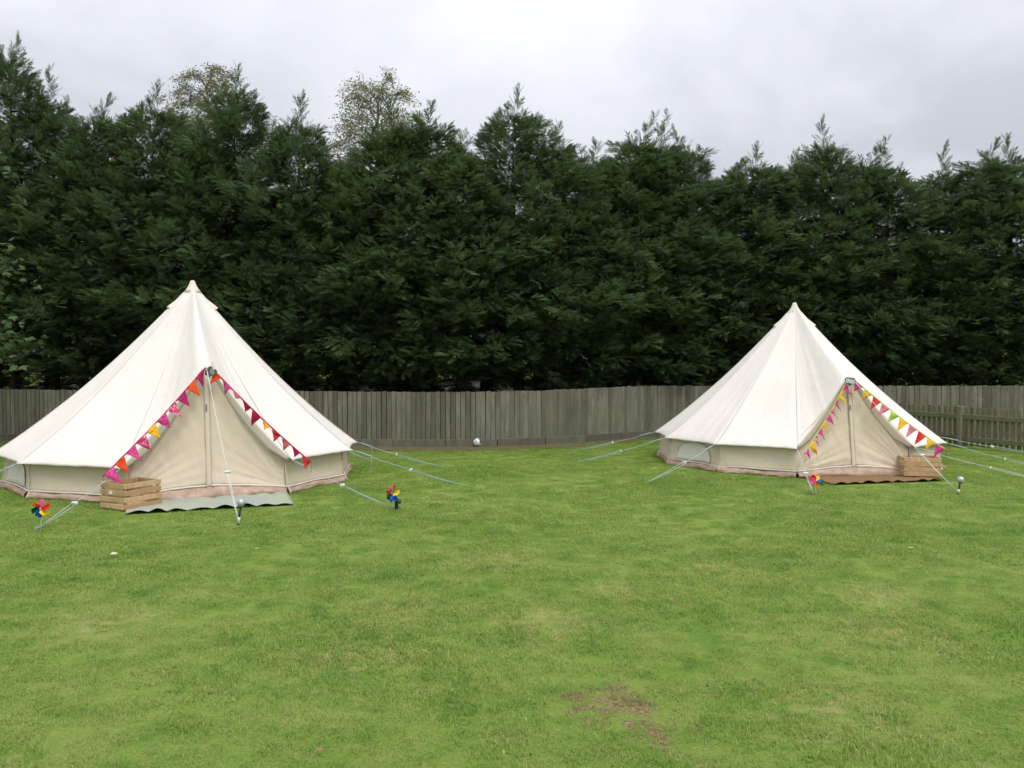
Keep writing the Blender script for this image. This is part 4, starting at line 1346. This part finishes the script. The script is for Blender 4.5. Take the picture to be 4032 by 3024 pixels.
spot = tag(empty('solar_spotlight', sb_), 'small black solar spotlight on a ribbed stake beside a pinwheel', 'garden light')
b = MB()
for i in range(6): b.box(sb_ + Vector((0, .0, .008 + i * .014)), (.030 + (.004 if i % 2 else 0), .030, .0135), Matrix.Rotation(.1, 3, 'Y'))
b.build('stake', M['black'], spot)
m = Matrix.Rotation(R(24), 3, 'Y') @ Matrix.Rotation(R(-25), 3, 'X')
hc = at(1570, 1974, sb_.y - .005)
hd = MB().box(hc, (.050, .045, .030), m, bev=.004).build('head', M['black'], spot)
MB().box(hc + m @ Vector((0, 0, .0165)), (.042, .037, .002), m).build('solar_panel', plain('solar_cell', (.02, .025, .05), .2, .6), hd)
MB().tube([sb_ + Vector((0, 0, .085)), hc], .010, 7).build('neck', M['black'], spot)

# ------------------------------------------------------------------ football by the fence
bc = ground(1880, 1762); bc.y = min(bc.y, fence_y(bc.x) - .11)
rb = .068
ball = tag(empty('football', (bc.x, bc.y, 0)), 'white and black football lying against the foot of the fence', 'ball')
bcz = Vector((bc.x, bc.y, rb + .03))
M['ball_white'] = plain('ball_white', (.72, .75, .75), .45)
M['ball_black'] = plain('ball_black', (.018, .018, .026), .5)
bm_ = bmesh.new(); bmesh.ops.create_icosphere(bm_, subdivisions=3, radius=rb * .985)
me = bpy.data.meshes.new('ball'); bm_.to_mesh(me); bm_.free(); me.materials.append(M['ball_black']); me.polygons.foreach_set('use_smooth', [True] * len(me.polygons))
me.transform(Matrix.Translation(bcz)); link('bladder', me, ball)
bm_ = bmesh.new(); bmesh.ops.create_icosphere(bm_, subdivisions=1, radius=1)
rotm = Matrix.Rotation(.6, 3, 'Z') @ Matrix.Rotation(.5, 3, 'X')
for k, f in enumerate(bm_.faces):
    if k % 5 in (0,): continue
    vs = [rotm @ v.co for v in f.verts]; ctr = sum(vs, Vector()) / 3
    vs = [(ctr.lerp(v, .90)).normalized() for v in vs]
    def tri(u, v, vs=vs): return (vs[0].lerp(vs[1], u).lerp(vs[2], v)).normalized() * rb + bcz
    solid(MB().grid(tri, 4, 4).build('panel', M['ball_white'], ball, True), .0025)
bm_.free()

# ------------------------------------------------------------------ small things lying on the grass
M['brown_leaf'] = plain('brown_leaf', (.24, .15, .08), .8, .2, .2, 90)
M['dry_leaf'] = plain('dry_leaf', (.52, .46, .34), .8, .2, .2, 90)
for (px, py, s, lab) in ((450, 2195, .075, 'pale dry leaf on the grass below the open crate'), (1012, 2172, .035, 'tiny white scrap on the grass below the ball-topped light'), (3584, 2169, .040, 'tiny pale leaf on the grass below the brown crate'),
                         (2641, 2376, .050, 'small curled leaf on the lawn above the bare brown patch'), (1262, 2977, .035, 'reddish-brown dry leaf at the bottom edge of the lawn')):
    p = ground(px, py); g = random.Random(px)
    ol = [(0, -.4), (.3, -.15), (.36, .15), (0, .6), (-.36, .15), (-.3, -.15)]
    a = g.uniform(0, 6.28)
    b = MB()
    vs = [Vector((0, 0, .0))] + [Vector((x, y, .28 * (x * x + y * y) + .05 * g.random())) for x, y in ol]
    rm_ = Matrix.Rotation(a, 3, 'Z')
    b.add([rm_ @ v * s + p + Vector((0, 0, .024)) for v in vs], [(0, i, i % 6 + 1) for i in range(1, 7)])
    o = solid(b.build('dry_leaf', M['brown_leaf'] if px in (1262, 2641) else M['dry_leaf']), .002)
    tag(o, lab, 'leaf', 'scattered dry leaves')
